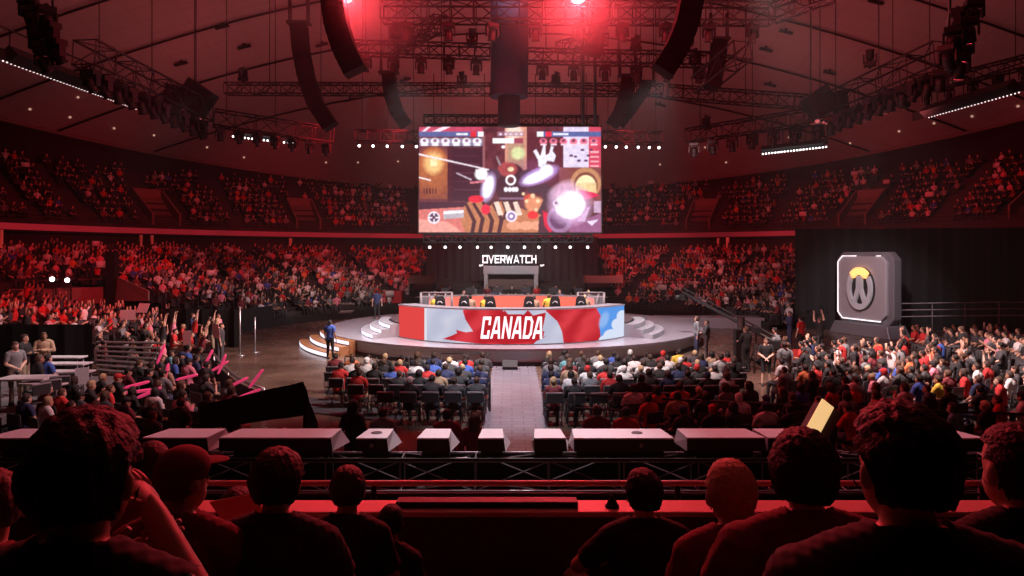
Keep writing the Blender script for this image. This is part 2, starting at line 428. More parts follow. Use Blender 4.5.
leaf = [(462,300),(463,312),(465.4,320),(473,332),(466,333),(456,330.3),(457,333.6),(451,336.5),(442.5,339.5),(455,341.5),(470,343.5),(490,346),(532,346),(543.5,336.5),(545,328),(520,312),(503,300)]
lay(inpoly(U, YY, leaf), redc)
lay(inpoly(U, YY, [(502,300),(503.5,313),(505,322),(552,334),(557.7,322),(550,314),(543,300)]), whitec)
lay(inpoly(U, YY, [(544,300),(545.5,311),(557.5,322),(562,332),(564.6,350),(601.5,350),(600.5,330),(601,316),(597,309),(598,300)]), redc)
lay(inpoly(U, YY, [(597,300),(597,309),(601,316),(599.5,326),(602,350),(640,350),(640,300)]), (.10, .33, .86))
cl = np.maximum.reduce([blobm(U, YY, 622, 317, 5, 6), blobm(U, YY, 618, 325, 6, 6), blobm(U, YY, 612, 336, 8, 6), blobm(U, YY, 605, 342, 6, 6), blobm(U, YY, 624, 333, 10, 12)])
put(img, cl, (.72, .80, .98))
put(img, blobm(U, YY, 604, 320, 3, 6, 20, .8), (.4, .6, .95), .6)
sh = inpoly(U, YY, [(477,343),(483,317),(499,315),(505,311),(508,315),(524,315),(528,310.5),(533,316),(546,313),(541,338),(546,337),(538,341.5),(520,344)])
lay(sh, (.50, .012, .02))
def dpos(u, v):
    a = np.radians(A0+(A1-A0)*u); return np.stack([DR*np.sin(a), -DR*np.cos(a), .04+1.43*v], -1)
banner = picture_grid('display_front', img, dpos, vcol_mat('desk_display', .95), desk)
mb = MB()
def u2a(u):
    lo, hi = A0, A1
    for _ in range(30):
        mid = (lo+hi)/2
        if u_of(mid) < u: lo = mid
        else: hi = mid
    return lo
def tfn(x, y, dep):
    u = 480.5+x*(541.5-480.5); a = u2a(u); yy = 339.6-y*22.6
    v = (yb(u)-yy)/(yb(u)-yt(u)); r = DR+.012+.02*dep
    return (r*math.sin(R(a)), -r*math.cos(R(a)), .04+1.43*v)
lettering(mb, 'CANADA', tfn, wd=.15, gap=.12, shear=.20)
mb.build('lettering', mat('lit_white_letters', (.8, .8, .8), .5, emis=(.95, .93, 1), es=.95), banner)
mb = MB(); a = [dpt(A0+(A1-A0)*j/60, 1.47, DR+.04) for j in range(61)]; b = [dpt(A0+(A1-A0)*j/60, 1.47, DR-.85) for j in range(61)]
mb.strip(a, b); a2 = [(x, y, 1.53) for x, y, z in a]; b2 = [(x, y, 1.53) for x, y, z in b]; mb.strip(a2, b2); mb.strip(a, a2); mb.strip(b, b2)
mb.build('desk_top', mat('desk_top_grey', (.30, .28, .31), .3), desk)
mb = MB(); a = [dpt(A0+(A1-A0)*j/60, 0, DR+.05) for j in range(61)]; b = [dpt(A0+(A1-A0)*j/60, .05, DR+.05) for j in range(61)]; mb.strip(a, b)
mb.strip([dpt(A0+(A1-A0)*j/60, 0, DR-.08) for j in range(61)], [dpt(A0+(A1-A0)*j/60, 1.47, DR-.08) for j in range(61)])
mb.build('plinth', mat('desk_plinth', (.16, .15, .17), .4), desk)
# far desk with an orange lit inner panel
far = empty('player_desk', (DX, DY, 1.35), label='far player desk with a glowing orange-red panel facing the hall', cat='desk')
mb = MB(); mb.strip([(x, y, .05) for x, y, _ in [(5.1*math.sin(R(t)), 4.6*math.cos(R(t)), 0) for t in range(-62, 63, 4)]], [(5.1*math.sin(R(t)), 4.6*math.cos(R(t)), .80) for t in range(-62, 63, 4)])
mb.build('display_panel', mat('orange_display', (.3, .05, .03), .5, emis=(.95, .17, .11), es=.75), far)
mb = MB(); o1 = [(5.1*math.sin(R(t)), 4.55*math.cos(R(t)), .84) for t in range(-62, 63, 4)]; o2 = [(6.0*math.sin(R(t)), 5.6*math.cos(R(t)), .84) for t in range(-62, 63, 4)]
mb.strip(o1, o2); mb.strip([(x, y, .8) for x, y, _ in o1], o1); mb.strip([(x, y, .8) for x, y, _ in o2], o2); mb.build('desk_top', mat('far_desk_top', (.3, .24, .24), .4), far)
# glass screens at the two ends of the desks
M_glass = mat('booth_glass', (.8, .85, .9), .05, alpha=.12)
def booth(x0, x1, Y, lab):
    e = empty('glass_screen', (x0, Y, 1.36), label=lab, cat='glass screen'); w = x1-x0
    mb = MB(); mb.box((w/2, 0, .66), (w, .02, 1.3)); mb.build('glass_pane', M_glass, e)
    mb = MB()
    mb.tube([(0, 0, 0), (0, 0, 1.36)], .06, 6); mb.tube([(w, 0, 0), (w, 0, 1.36)], .06, 6); mb.tube([(0, 0, 1.34), (w, 0, 1.34)], .05, 6)
    mb.tube([(w*.25, 0, 1.3), (w*.55, 0, .1)], .045, 6); mb.tube([(w*.8, 0, 1.3), (w*.55, 0, .1)], .045, 6)
    mb.build('frame', mat('pale_booth_frame', (.20, .16, .16), .5), e)
booth(PX(421, 32.6), PX(452, 32.6), 32.6, 'glass side screen with pale frame at the red end of the near desk')
booth(PX(578, 32.6), PX(604, 32.6), 32.6, 'glass side screen with pale frame at the blue end of the near desk')

# gaming chairs of the near team
def gaming_chair():
    e = empty('gaming_chair')
    mb = MB(); mb.lathe([(.30, 0), (.30, .05), (.05, .1), (.04, .4)], 12); mb.build('base', M_black, e)
    mb = MB(); mb.box((0, 0, .45), (.52, .5, .12)); mb.build('seat', mat('black_leatherette', (.02, .02, .022), .4), e, bevel=.04)
    mb = MB(); mb.prism([(-.20, 0), (.20, 0), (.30, .35), (.25, .72), (.15, .88), (-.15, .88), (-.25, .72), (-.30, .35)], .1, Matrix.Translation((0, -.22, .5)) @ Matrix.Rotation(R(84), 4, 'X'))
    b = mb.build('backrest', mat('black_leatherette', (.02, .02, .022), .4), e, bevel=.03)
    mb = MB(); mb.tube([(.13*math.cos(R(t)), -.34-.004, .98+.13*math.sin(R(t))) for t in range(15, 166, 15)], .025, 6); mb.build('white_arc', M_white, b)
    return e
ch0 = gaming_chair()
CH = [(440, 'nearest the red end'), (464, 'second from the red end'), (490.5, 'third from the red end'), (529, 'third from the blue end'), (555, 'second from the blue end'), (581, 'nearest the blue end')]
for i, (px, w) in enumerate(CH):
    c = ch0 if i == 0 else copy_tree(ch0); c.scale = (.88, .88, .92); c.location = (PX(px, 31.2), 31.2 if 2 <= i <= 3 else 31.45, 1.36)
    tag(c, 'black gaming chair with white back arc at the near desk, '+w, 'chair', 'gaming chairs behind the near desk')
def monitor():
    e = empty('monitor')
    mb = MB(); mb.box((0, 0, .26), (.56, .04, .34)); mb.build('screen_case', M_black, e, bevel=.01)
    mb = MB(); mb.box((0, .03, .06), (.06, .03, .14)); mb.box((0, .03, .01), (.24, .18, .02)); mb.build('stand', M_black, e)
    return e
mo0 = monitor()
for i in range(6):
    c = mo0 if i == 0 else copy_tree(mo0); t = -44+i*17.6
    c.location = (DX+5.4*math.sin(R(t)), DY+4.9*math.cos(R(t)), 2.2); c.rotation_euler.z = -R(t)
    tag(c, 'black monitor on the far desk above the orange panel, %s counting from the red end' % ORD[i], 'monitor', 'monitors on the far desk')

# ------------------------------------------------------------------ back wall, sign, portal
mb = MB()
n = 80; pts = [((-7.6+15.2*i/n), 60.6+.09*math.sin(i*1.7), 0) for i in range(n+1)]
mb.strip(pts, [(x, y, 6.1) for x, y, _ in pts]); mb.build('stage_backdrop', mat('charcoal_drape', (.035, .03, .034), .9), label='tall dark pleated drape closing the hall behind the stage', cat='drape')
sg = MB(); Ys = 60.3
lettering(sg, 'OVERWaTcH', lambda x, y, d: tuple(P(482.5+x*54, 263.3-y*8.3, Ys)+Vector((0, -.06*d, 0))), wd=.17, gap=.16)
sg.build('lit_sign', mat('sign_white', (.8, .8, .8), .5, emis=(1, .97, 1), es=1.1), label='white lit letter sign reading OVERWATCH on the dark drape', cat='sign')
pt = empty('entrance_portal', (0, 58.2, 0), label='pale grey entrance frame standing under the lit letter sign', cat='portal')
zt = P(0, 266, 58.2).z
mb = MB(); mb.box((PX(511, 58.2), 0, zt-.35), (4.7, .5, .72)); mb.build('lintel_panel', mat('portal_grey', (.42, .42, .46), .4), pt, bevel=.04)
for x in (486, 536):
    mb = MB(); mb.box((PX(x, 58.2), 0, (zt-.7)/2), (.34, .45, zt-.7)); mb.build('leg', mat('portal_grey', (.42, .42, .46), .4), pt, bevel=.03)
mb = MB(); mb.box((PX(511, 58.2), .4, 1.5), (4.2, .06, 2.9)); mb.build('inner_panel', mat('portal_warm', (.16, .1, .09), .5), pt)
for x, w in ((480.5, 'red'), (541.5, 'blue')):
    e = empty('spotlight', (PX(x, 57.9), 57.9, 0), label='small white floor-stand lamp beside the entrance frame, on the %s end side' % w, cat='lamp', group='stand lamps by the entrance frame')
    z = P(0, 265.5, 57.9).z
    mb = MB(); mb.tube([(0, 0, 0), (0, 0, z-.1)], .03, 6); mb.build('stand', M_black, e)
    mb = MB(); mb.box((0, 0, z), (.22, .2, .14)); mb.box((.18, 0, z+.04), (.10, .1, .10)); mb.build('lamp_head', mat('lamp_glow', (.8, .8, .8), .4, emis=(1, .95, 1), es=.9), e)
# pale flat panels in front of the lower stands (camera / commentary platforms)
def platform(x0, x1, y0, y1, Y, m, label):
    a = P(x0, y0, Y); b = P(x1, y1, Y); e = empty('platform', ((a.x+b.x)/2, Y, 0), label=label, cat='platform')
    mb = MB(); mb.box((0, .5, (a.z+b.z)/2), (b.x-a.x, 1.4, a.z-b.z)); mb.build('front_panel', m, e, bevel=.02)
    for s in (-1, 1):
        mb = MB(); mb.box((s*(b.x-a.x)*.45, .5, b.z/2), (.12, 1.2, b.z)); mb.build('leg', M_black, e)
platform(585, 623, 276, 283, 55, mat('red_platform_panel', (.62, .30, .28), .6), 'long reddish platform in front of the stand beside the backdrop')
platform(409, 435, 276, 283.5, 54, mat('brown_platform_panel', (.26, .16, .13), .6), 'brown platform in front of the stand on the sign lettering O side')
platform(384, 402, 291, 303, 52, mat('red_vinyl_panel', (.5, .02, .03), .5), 'bright red boxed platform at the foot of the far stand')

# ------------------------------------------------------------------ hanging main screen
SYd = 38.0
s0 = P(419, 127, SYd); s1 = P(601, 232.5, SYd)
scr = empty('video_screen', ((s0.x+s1.x)/2, SYd, s1.z), label='large hanging video screen showing a bright team battle game', cat='screen')
W, H = 360, 208
X, Y = np.meshgrid(np.linspace(48, 915, W), np.linspace(35, 532, H))
im = np.zeros((H, W, 3)); nz = smooth_noise(H, W, 9, 21)[..., None]; nz2 = smooth_noise(H, W, 4, 22)[..., None]
im[:] = np.array((.17, .045, .055))*(.6+.8*nz)
def rect(x0, y0, x1, y1, c, k=1): put(im, (X > x0) & (X < x1) & (Y > y0) & (Y < y1), c, k)
def poly(p, c, k=1): put(im, inpoly(X, Y, p), c, k)
def bl(cx, cy, rx, ry, c, rot=0, soft=.15, k=1): put(im, blobm(X, Y, cx, cy, rx, ry, rot, soft), c, k)
rect(48, 35, 190, 400, (.20, .06, .07)); bl(118, 215, 66, 80, (.55, .19, .07), 0, .1); rect(52, 215, 184, 375, (.34, .11, .06)); bl(118, 240, 60, 70, (.55, .2, .08), 0, .8, .8)
bl(118, 205, 30, 34, (.95, .62, .28), 0, .9); rect(104, 185, 134, 222, (1, .9, .6), .8)
rect(185, 100, 205, 385, (.10, .025, .035)); rect(205, 100, 350, 385, (.07, .02, .035)); rect(350, 80, 362, 390, (.35, .15, .16))
for i in range(6): rect(215, 130+i*40, 340, 134+i*40, (.17, .06, .08))
rect(48, 388, 400, 432, (.09, .03, .05)); poly([(48,425),(300,410),(420,532),(48,532)], (.75, .25, .22)); poly([(48,470),(180,480),(260,532),(48,532)], (.85, .42, .36))
for i in range(5): rect(70+i*14, 325, 76+i*14, 350, (.08, .02, .03))
rect(458, 35, 560, 250, (.72, .36, .27)); rect(470, 110, 548, 230, (.55, .35, .25)); bl(520, 160, 25, 22, (.75, .8, .45), 0, .6); bl(500, 60, 30, 25, (1, .8, .7), 0, .6)
rect(560, 60, 740, 330, (.15, .035, .045)); rect(735, 35, 860, 235, (.80, .72, .90)); rect(855, 35, 915, 235, (.70, .10, .16))
for i in range(4): rect(862, 150+i*22, 905, 158+i*22, (.95, .5, .55))
for (x, y) in ((765,165),(785,170),(818,140),(845,165),(800,190),(835,190),(860,140)): rect(x, y, x+16, y+10, (.12, .05, .12))
rect(715, 225, 915, 400, (.30, .10, .09)); bl(842, 300, 70, 70, (.62, .33, .18), 0, .08); bl(842, 308, 55, 58, (.28, .1, .07), 0, .06); bl(842, 315, 46, 50, (1, .86, .55), 0, .1); rect(792, 300, 892, 345, (.9, .68, .38))
# purple sheen and corner shapes
bl(590, 250, 90, 40, (.35, .12, .26), 0, 1, .35)
# dark armoured shape
bl(485, 300, 74, 92, (.085, .025, .04), 0, .08); bl(470, 235, 40, 30, (.55, .12, .12), 0, .3, .8); bl(485, 235, 14, 10, (.9, .75, .5)); bl(400, 260, 34, 26, (.12, .06, .10)); bl(565, 262, 36, 24, (.12, .06, .10))
poly([(414,175),(420,172),(440,215),(432,218)], (.4, .35, .4))
for r_, c_ in ((24, (1, .95, 1)), (15, (.16, .05, .06))): bl(485, 286, r_, r_, c_, 0, .1)
for x in (462, 480, 498, 512): bl(x, 330, 9, 11, (.9, .86, .95)); 
rect(430, 368, 560, 378, (.30, .18, .26))
# light bursts
bl(378, 320, 26, 54, (.75, .6, 1), 14, .5, .7); bl(378, 318, 20, 46, (1, 1, 1), 14, .3); bl(345, 258, 24, 22, (1, .97, 1), 0, .5); poly([(318,235),(350,252),(372,232),(362,268),(378,285),(345,276),(330,282)], (1, 1, 1))
bl(620, 265, 74, 28, (.72, .5, 1), -22, .5, .75); bl(612, 270, 62, 20, (1, 1, 1), -22, .3); bl(655, 240, 26, 24, (1, .97, 1), 0, .4)
poly([(592,150),(606,140),(626,175),(640,120),(650,122),(650,170),(668,160),(676,125),(690,128),(684,150),(700,170),(690,200),(660,195),(640,228),(618,222),(614,190)], (.88, .85, .97))
poly([(48,160),(48,168),(380,240),(384,235)], (.95, .85, .92)); poly([(48,270),(48,276),(104,290),(104,284)], (1, .95, 1)); poly([(228,250),(300,282),(298,288),(228,256)], (.7, .6, .7)); poly([(290,294),(360,288),(360,296),(290,304)], (.75, .25, .3))
# striped rolls at the bottom
for (cx, cy, rx, ry) in ((320,465,70,85),(430,470,66,80),(520,490,70,70),(590,480,50,60)):
    bl(cx, cy, rx, ry, (.60, .26, .13), 0, .06)
for (a, b) in (((265,400),(310,560)),((300,395),(350,540)),((345,390),(395,560)),((395,400),(440,540)),((440,392),(465,470)),((470,392),(500,450))):
    poly([(a[0], a[1]), (a[0]+14, a[1]-4), (b[0]+12, (a[1]+b[1])/2), (b[0]-4, b[1]), (b[0]-22, b[1]), (b[0]-8, (a[1]+b[1])/2)], (.10, .03, .035))
for x in (405, 450, 495): poly([(x,390),(x+22,386),(x+46,450),(x+20,452)], (.9, .72, .62))
bl(320, 375, 34, 16, (.85, .03, .07)); bl(366, 424, 20, 22, (.85, .03, .09)); bl(575, 375, 26, 22, (.7, .12, .06)); bl(600, 400, 40, 30, (.8, .35, .2), 0, .4); bl(590, 450, 24, 18, (.85, .05, .05))
for (x, y, r_) in ((560,385,8),(590,360,10),(615,385,9),(605,425,8),(545,350,7)): bl(x, y, r_, r_, (.9, .7, .45))
for x in (500, 560, 610): bl(x, 500, 34, 20, (.85, .42, .28), 0, .1)
poly([(165,430),(262,424),(262,462),(165,470)], (.55, .5, .55)); poly([(165,432),(262,428),(262,440),(165,446)], (.95, .92, 1))
bl(120, 462, 27, 27, (.9, .85, .95)); bl(120, 462, 20, 20, (.14, .04, .10)); rect(117, 440, 123, 484, (.9, .85, .95)); rect(98, 459, 142, 465, (.9, .85, .95)); bl(120, 462, 7, 7, (.14, .04, .1))
bl(488, 456, 25, 25, (.95, .85, .9)); bl(488, 456, 17, 17, (.35, .2, .5)); bl(488, 456, 8, 8, (1, 1, 1))
# right: grey machine arm, orb, shards
poly([(560,320),(650,300),(690,330),(700,365),(660,400),(640,455),(610,440),(640,380),(625,345),(570,345)], (.10, .05, .07))
poly([(620,460),(650,440),(690,532),(615,532)], (.12, .04, .06)); poly([(636,430),(660,440),(690,520),(670,532),(645,500)], (.80, .02, .08))
bl(720, 470, 60, 62, (.42, .25, .42), 0, .1); bl(715, 470, 42, 44, (.18, .08, .18), 0, .1); 
poly([(780,470),(868,402),(840,470),(915,440),(915,532),(760,532)], (.38, .16, .30)); poly([(800,480),(860,410),(838,480)], (.75, .55, .75)); poly([(845,480),(905,470),(870,500)], (.85, .75, .95))
poly([(805,330),(885,345),(905,360),(870,370),(840,380)], (.82, .04, .14)); rect(880, 385, 915, 440, (.75, .55, .75), .8)
bl(768, 402, 74, 68, (.90, .62, .92), 0, .6, .7); bl(766, 402, 66, 60, (1, 1, 1), 0, .18); bl(700, 395, 14, 14, (.85, .7, .85)); bl(700, 393, 5, 5, (.2, .05, .15))
bl(725, 330, 46, 22, (.9, .6, .8), -30, .8, .6)
# heads-up bars and icons
rect(48, 35, 350, 58, (.62, .10, .18)); poly([(110,58),(160,35),(200,35),(150,58)], (.95, .8, .9)); poly([(60,58),(90,35),(105,35),(78,58)], (.95, .75, .85))
rect(48, 58, 355, 82, (.13, .17, .38)); rect(225, 66, 280, 74, (.85, .85, .95)); rect(292, 58, 322, 82, (.75, .04, .06)); rect(330, 58, 355, 82, (.9, .9, .95))
rect(610, 58, 915, 82, (.13, .19, .42)); rect(610, 58, 640, 82, (.9, .9, .95)); rect(650, 58, 680, 82, (.8, .05, .1)); rect(686, 66, 760, 74, (.85, .85, .95))
rect(52, 88, 352, 124, (.45, .42, .58), .7)
for i in range(6):
    bl(75+i*50, 104, 19, 15, (.92, .88, .97)); bl(75+i*50, 100, 8, 7, (.35, .2, .3)); rect(60+i*50, 118, 92+i*50, 124, (.9, .9, 1))
    bl(640+i*48, 104, 17, 14, (.85, .25, .35)); bl(640+i*48, 100, 8, 7, (.25, .08, .15)); rect(626+i*48, 116, 656+i*48, 122, (.9, .7, .8))
rect(400, 90, 500, 112, (.97, .95, 1)); rect(500, 90, 545, 112, (.45, .1, .15)); rect(420, 58, 548, 80, (.45, .25, .35), .7)
for x in (430, 455, 480, 505, 530): rect(x, 64, x+12, 74, (.85, .75, .85))
bl(450, 130, 9, 7, (.95, .9, .95))
im = im*(.86+.28*nz2); im = (im+np.roll(im,1,0)+np.roll(im,-1,0)+np.roll(im,1,1)+np.roll(im,-1,1))/5; im = np.clip(im**1.22*1.1+np.array((.025, .006, .014)), 0, 1.05)
sw, shh = s1.x-s0.x, s0.z-s1.z
picture_grid('display', im, lambda u, v: np.stack([(u-.5)*sw, 0*u-.08, v*shh], -1), vcol_mat('main_display', 1.05), scr)
mb = MB(); mb.box((0, .12, shh/2), (sw+.12, .36, shh+.12)); mb.build('screen_case', M_black, scr, bevel=.02)
for x in (-.3, -.1, .1, .3): mb = MB(); mb.tube([(sw*x*1.4, .12, shh), (sw*x*1.4, .12, shh+3)], .025, 5); mb.build('hanging_cable', M_cable, scr)

# ------------------------------------------------------------------ emblem prop on the right
EY = 38.2
ep = empty('emblem_board', (PX(867, EY), EY, 0), R(-72), label='tall silver rounded board with a glowing orange and grey ring emblem', cat='emblem board')
def rr(w, h, c, skew=0, z0=0):
    return [(-w/2+c, z0), (w/2-c, z0), (w/2, z0+c), (w/2, z0+h-c), (w/2-c, z0+h), (-w/2+c, z0+h), (-w/2, z0+h-c), (-w/2, z0+c)]
RXm = Matrix.Rotation(R(90), 4, 'X')
M_sil = mat('silver_panel', (.42, .39, .42), .35, .2)
mb = MB(); mb.prism(rr(3.95, 4.05, .4, 0, .62), .55, Matrix.Translation((0, .35, 0)) @ RXm); mb.build('outer_frame', mat('dark_silver', (.20, .19, .21), .35, .3), ep, bevel=.06)
mb = MB(); mb.prism(rr(3.3, 3.5, .32, 0, .92), .22, Matrix.Translation((0, -.18, 0)) @ RXm); mb.build('face_panel', M_sil, ep, bevel=.05)
mb = MB(); mb.box((0, .1, .35), (4.3, 1.5, .7), taper=.86); mb.build('plinth', mat('dark_silver', (.20, .19, .21), .35, .3), ep, bevel=.05)
M_tube = mat('edge_led', (.8, .8, .8), .4, emis=(1, .93, .97), es=1.1)
fr = rr(3.36, 3.56, .34, 0, .89); path = [Vector((x, -.43, z)) for x, z in fr]
mb = MB(); mb.tube([path[5]+Vector((.15, 0, 0)), path[5], path[6], path[7], path[0], path[1]], .035, 6); mb.tube([path[4]-Vector((.3, 0, 0)), path[4]], .03, 6); mb.tube([path[5]+Vector((.1,0,0)), path[5]+Vector((1.0, 0, 0))], .03, 6); mb.build('edge_light', M_tube, ep)
def ringseg(mb, r0, r1, a0, a1, d=.18, k=24, cz=2.62, y=-.42, sx=.74):
    o = [(r1*math.cos(R(a0+(a1-a0)*j/k))*sx, cz+r1*math.sin(R(a0+(a1-a0)*j/k))) for j in range(k+1)]
    i = [(r0*math.cos(R(a0+(a1-a0)*j/k))*sx, cz+r0*math.sin(R(a0+(a1-a0)*j/k))) for j in range(k, -1, -1)]
    mb.prism(o+i, d, Matrix.Translation((0, y, 0)) @ RXm)
em = MB(); em.prism([(1.2*.74*math.cos(R(t))+.07, 2.62+1.2*math.sin(R(t))) for t in range(0, 360, 12)], .05, Matrix.Translation((0, -.40, 0)) @ RXm); em.build('dark_backing', M_black, ep)
em = MB(); ringseg(em, .86, 1.17, 142, 398)
emo = em.build('grey_ring', mat('emblem_grey', (.62, .66, .70), .4, .1), ep)
em = MB(); ringseg(em, .80, 1.19, 47, 133, d=.22); em.build('orange_arc', mat('emblem_orange', (.9, .4, .1), .4, emis=(1, .50, .16), es=1.5), ep, label='glowing orange arc at the top of the ring')
em = MB()
for s in (-1, 1):
    q = [(s*.03, 3.35), (s*.19, 3.28), (s*.20, 2.65), (s*.43, 1.98), (s*.30, 1.76), (s*.04, 2.40)]
    if s < 0: q = q[::-1]
    em.prism(q, .18, Matrix.Translation((0, -.42, 0)) @ RXm)
em.build('inner_arms', mat('emblem_grey', (.62, .66, .70), .4, .1), ep)

# ------------------------------------------------------------------ drapes
def drape(name, pts, z0, z1, label, m=M_drape, fold=.07, step=.28):
    mb = MB(); line = []
    for (a, b) in zip(pts[:-1], pts[1:]):
        a = Vector(a); b = Vector(b); L = (b-a).length; k = max(2, int(L/step)); nrm = Vector((-(b-a).y, (b-a).x)).normalized()
        for j in range(k):
            p = a+(b-a)*j/k+nrm*fold*math.sin(len(line)*2.1); line.append(p)
    line.append(Vector(pts[-1]))
    if isinstance(z1, (int, float)): z1 = [z1, z1]
    n = len(line); mb.strip([(p.x, p.y, z0) for p in line], [(p.x, p.y, z1[0]+(z1[1]-z1[0])*i/(n-1)) for i, p in enumerate(line)])
    return mb.build(name, m, label=label, cat='drape')
drape('tall_drape', [(17.2, 41.5), (21, 41.3), (27, 40.3), (42, 37.2)], 0, 6.1, 'tall black drape wall standing behind the emblem board')
drape('tall_drape', [(-20.5, 22.6), (-13.9, 22.6)], .4, 2.2, 'black drape behind the white table platform')
drape('tall_drape', [(-17.5, 34.0), (-13.2, 33.2)], 0, 1.85, 'black drape along the floor below the cheering stand')
drape('low_drape', [tuple(P(200, 412, 12.5).xy), tuple(P(303, 386, 13.6).xy)], 1.3, [1.75, 1.98], 'black drape panel with a slanting top on the balcony side of the floor', fold=.03)
drape('low_drape', [tuple(P(303, 386, 13.6).xy), tuple(P(318, 420, 12.6).xy)], 1.0, [1.98, 1.4], 'short end panel of the slanting black drape', fold=.02)
# dark mat on the floor in front of the left seat block
mb = MB(); c = [P(306, 397, 683*4.5/142), P(404, 414, 683*4.5/159), P(402, 424, 683*4.5/169), P(300, 412, 683*4.5/157)]
mb.add([(p.x, p.y, .0) for p in c]+[(p.x, p.y, .03) for p in c], [(4, 5, 6, 7), (0, 1, 5, 4), (1, 2, 6, 5), (2, 3, 7, 6), (3, 0, 4, 7)])
mb.build('floor_mat', mat('dark_mat', (.05, .045, .055), .8), label='dark flat mat lying diagonally behind the seat block by the wooden steps', cat='mat')

# columns under the deck
for i, (px, Y) in enumerate(((1, 44.5), (141, 56), (152, 57), (290, 67), (718, 66.5), (727, 64), (840, 55))):
    e = empty('support_column', (PX(px, Y), Y, 0), label='slim cream column under the upper deck, %s counting from the raised table side' % ORD[i], cat='column', group='cream columns under the upper deck')
    z0 = 2.6; mb = MB(); mb.tube([(0, 0, z0), (0, 0, 6.15)], .10 if i else .12, 10); mb.build('shaft', mat('cream_column_lit', (.85, .90, .60), .6), e)  # concourse light put into the cream colour as a greenish tint
    mb = MB(); mb.box((.1 if i in (3, 5) else 0, 0, 5.9), (.16, .2, .5)); mb.build('bracket', mat('cream_column_lit', (.85, .90, .60), .6), e)
# stair parapets of the upper deck
def parapet(th, r0, r1, w, label, m=mat('deck_parapet_paint', (.20, .11, .10), .7, noise=.15, scale=2)):
    def zz(r): return 7.1+(r-37.8)*5.3/7.8
    mb = MB()
    for s in (-1, 1):
        a0 = th+s*w/2; lo = [ring_pt(r, a0, zz(r)-.1) for r in (r0, r1)]; hi = [ring_pt(r0, a0, zz(r0)+.9), ring_pt(r1, a0, zz(r1)+.95)]
        lo2 = [ring_pt(r, a0+.25, zz(r)-.1) for r in (r0, r1)]; hi2 = [ring_pt(r0, a0+.25, zz(r0)+.9), ring_pt(r1, a0+.25, zz(r1)+.95)]
        mb.add(lo+hi+lo2+hi2, [(0, 1, 3, 2), (4, 5, 7, 6), (2, 3, 7, 6), (0, 2, 6, 4), (1, 3, 7, 5)])
    a = ring_pt(r1, th-w/2, zz(r1)); b = ring_pt(r1, th+w/2, zz(r1))
    mb.add([a, b, b+Vector((0, 0, .95)), a+Vector((0, 0, .95))], [(0, 1, 2, 3)])
    a = ring_pt(r0, th-w/2, zz(r0)-.3); b = ring_pt(r0, th+w/2, zz(r0)-.3); c_ = ring_pt(r1, th+w/2, zz(r1)+.2); d_ = ring_pt(r1, th-w/2, zz(r1)+.2)
    mb.add([a, b, c_, d_], [(0, 1, 2, 3)])
    mb.build('stair_parapet', m, label=label, cat='parapet', group='stair parapets of the upper deck')
for th, lab in ((53.5, 'grey stair parapet in the upper deck above the pair of cream columns'), (33, 'reddish stair parapet in the upper deck above the single cream column'), (-30.5, 'reddish stair parapet in the upper deck between screen and emblem board'),
                (-53, 'red stair parapet in the upper deck above the emblem board'), (-74, 'red stair parapet highest up in the upper deck near the picture edge')):
    parapet(th, 38.0, 41.5, 3.6, lab)
# red parapet of the left vomitory
pe = empty('side_parapet', (0, 0, 0), label='long red parapet wall with a sloped end in the stand above the raised platform', cat='parapet')
mb = MB(); a = P(-60, 291, 36); b = P(104, 287, 38.5); c = P(104, 303, 38.5); d = P(-60, 313, 36)
def slab(mb, q, t=.25): mb.add([tuple(p) for p in q]+[(p.x-.05, p.y+t, p.z) for p in q], [(0, 1, 2, 3), (7, 6, 5, 4), (0, 1, 5, 4), (1, 2, 6, 5), (2, 3, 7, 6), (3, 0, 4, 7)])
slab(mb, [a, b, c, d]); mb.build('long_wall', M_seatred, pe)
mb = MB(); slab(mb, [P(106, 272, 39), P(148, 291, 35), P(148, 301, 35), P(106, 301, 38.5)]); mb.build('sloped_wall', M_seatred, pe)
mb = MB(); slab(mb, [P(-60, 303, 36.4), P(104, 300, 38.8), P(104, 330, 38.8), P(-60, 335, 36.4)], .1); mb.build('wall_base', M_conc, pe)
for i, x in enumerate((0, 22, 48, 72, 96)):
    pass
mb = MB(); mb.tube([P(-60, 283, 36.2), P(104, 279, 38.6)], .03, 6); 
for x in range(-50, 105, 11): t = (x+60)/164; mb.tube([P(x, 291-4*t, 36.2+2.4*t), P(x, 283-4*t, 36.2+2.4*t)], .02, 4)
mb.build('hand_rail', mat('rail_metal', (.12, .08, .08), .5, .6), pe)
mb = MB(); mb.box(tuple(P(112, 283, 37.8)), (.5, .4, 3.5)); mb.build('dark_post', M_black, label='dark tall scaffold post wrapped in black at the red parapet corner', cat='post')
# follow spots standing on the parapet
def folspot(px, py, Y, rz, tilt, label):
    q = P(px, py, Y); e = empty('follow_spot', q, rz, label=label, cat='stage light', group='bright lamps above the red parapet')
    mb = MB(); mb.lathe([(.12, -.35), (.17, -.3), (.19, .3)], 12, M=Matrix.Rotation(tilt, 4, 'X')); mb.build('housing', M_black, e)
    mb = MB(); mb.lathe([(.13, .3), (.11, .38)], 12, M=Matrix.Rotation(tilt, 4, 'X')); mb.build('lens', mat('spot_lens', (.8, .8, .8), .4, emis=(1, 1, 1), es=5), e)
    mb = MB(); mb.tube([(0, 0, -.1), (0, 0, P(0, 300, Y).z-q.z)], .045, 6); mb.build('stand', M_black, e)
folspot(56, 280, 37, 0, R(80), 'bright white lamp on a stand over the red parapet, the smaller one')
folspot(71, 279.5, 37.2, 0, R(95), 'bright white lamp on a stand over the red parapet, the larger one')
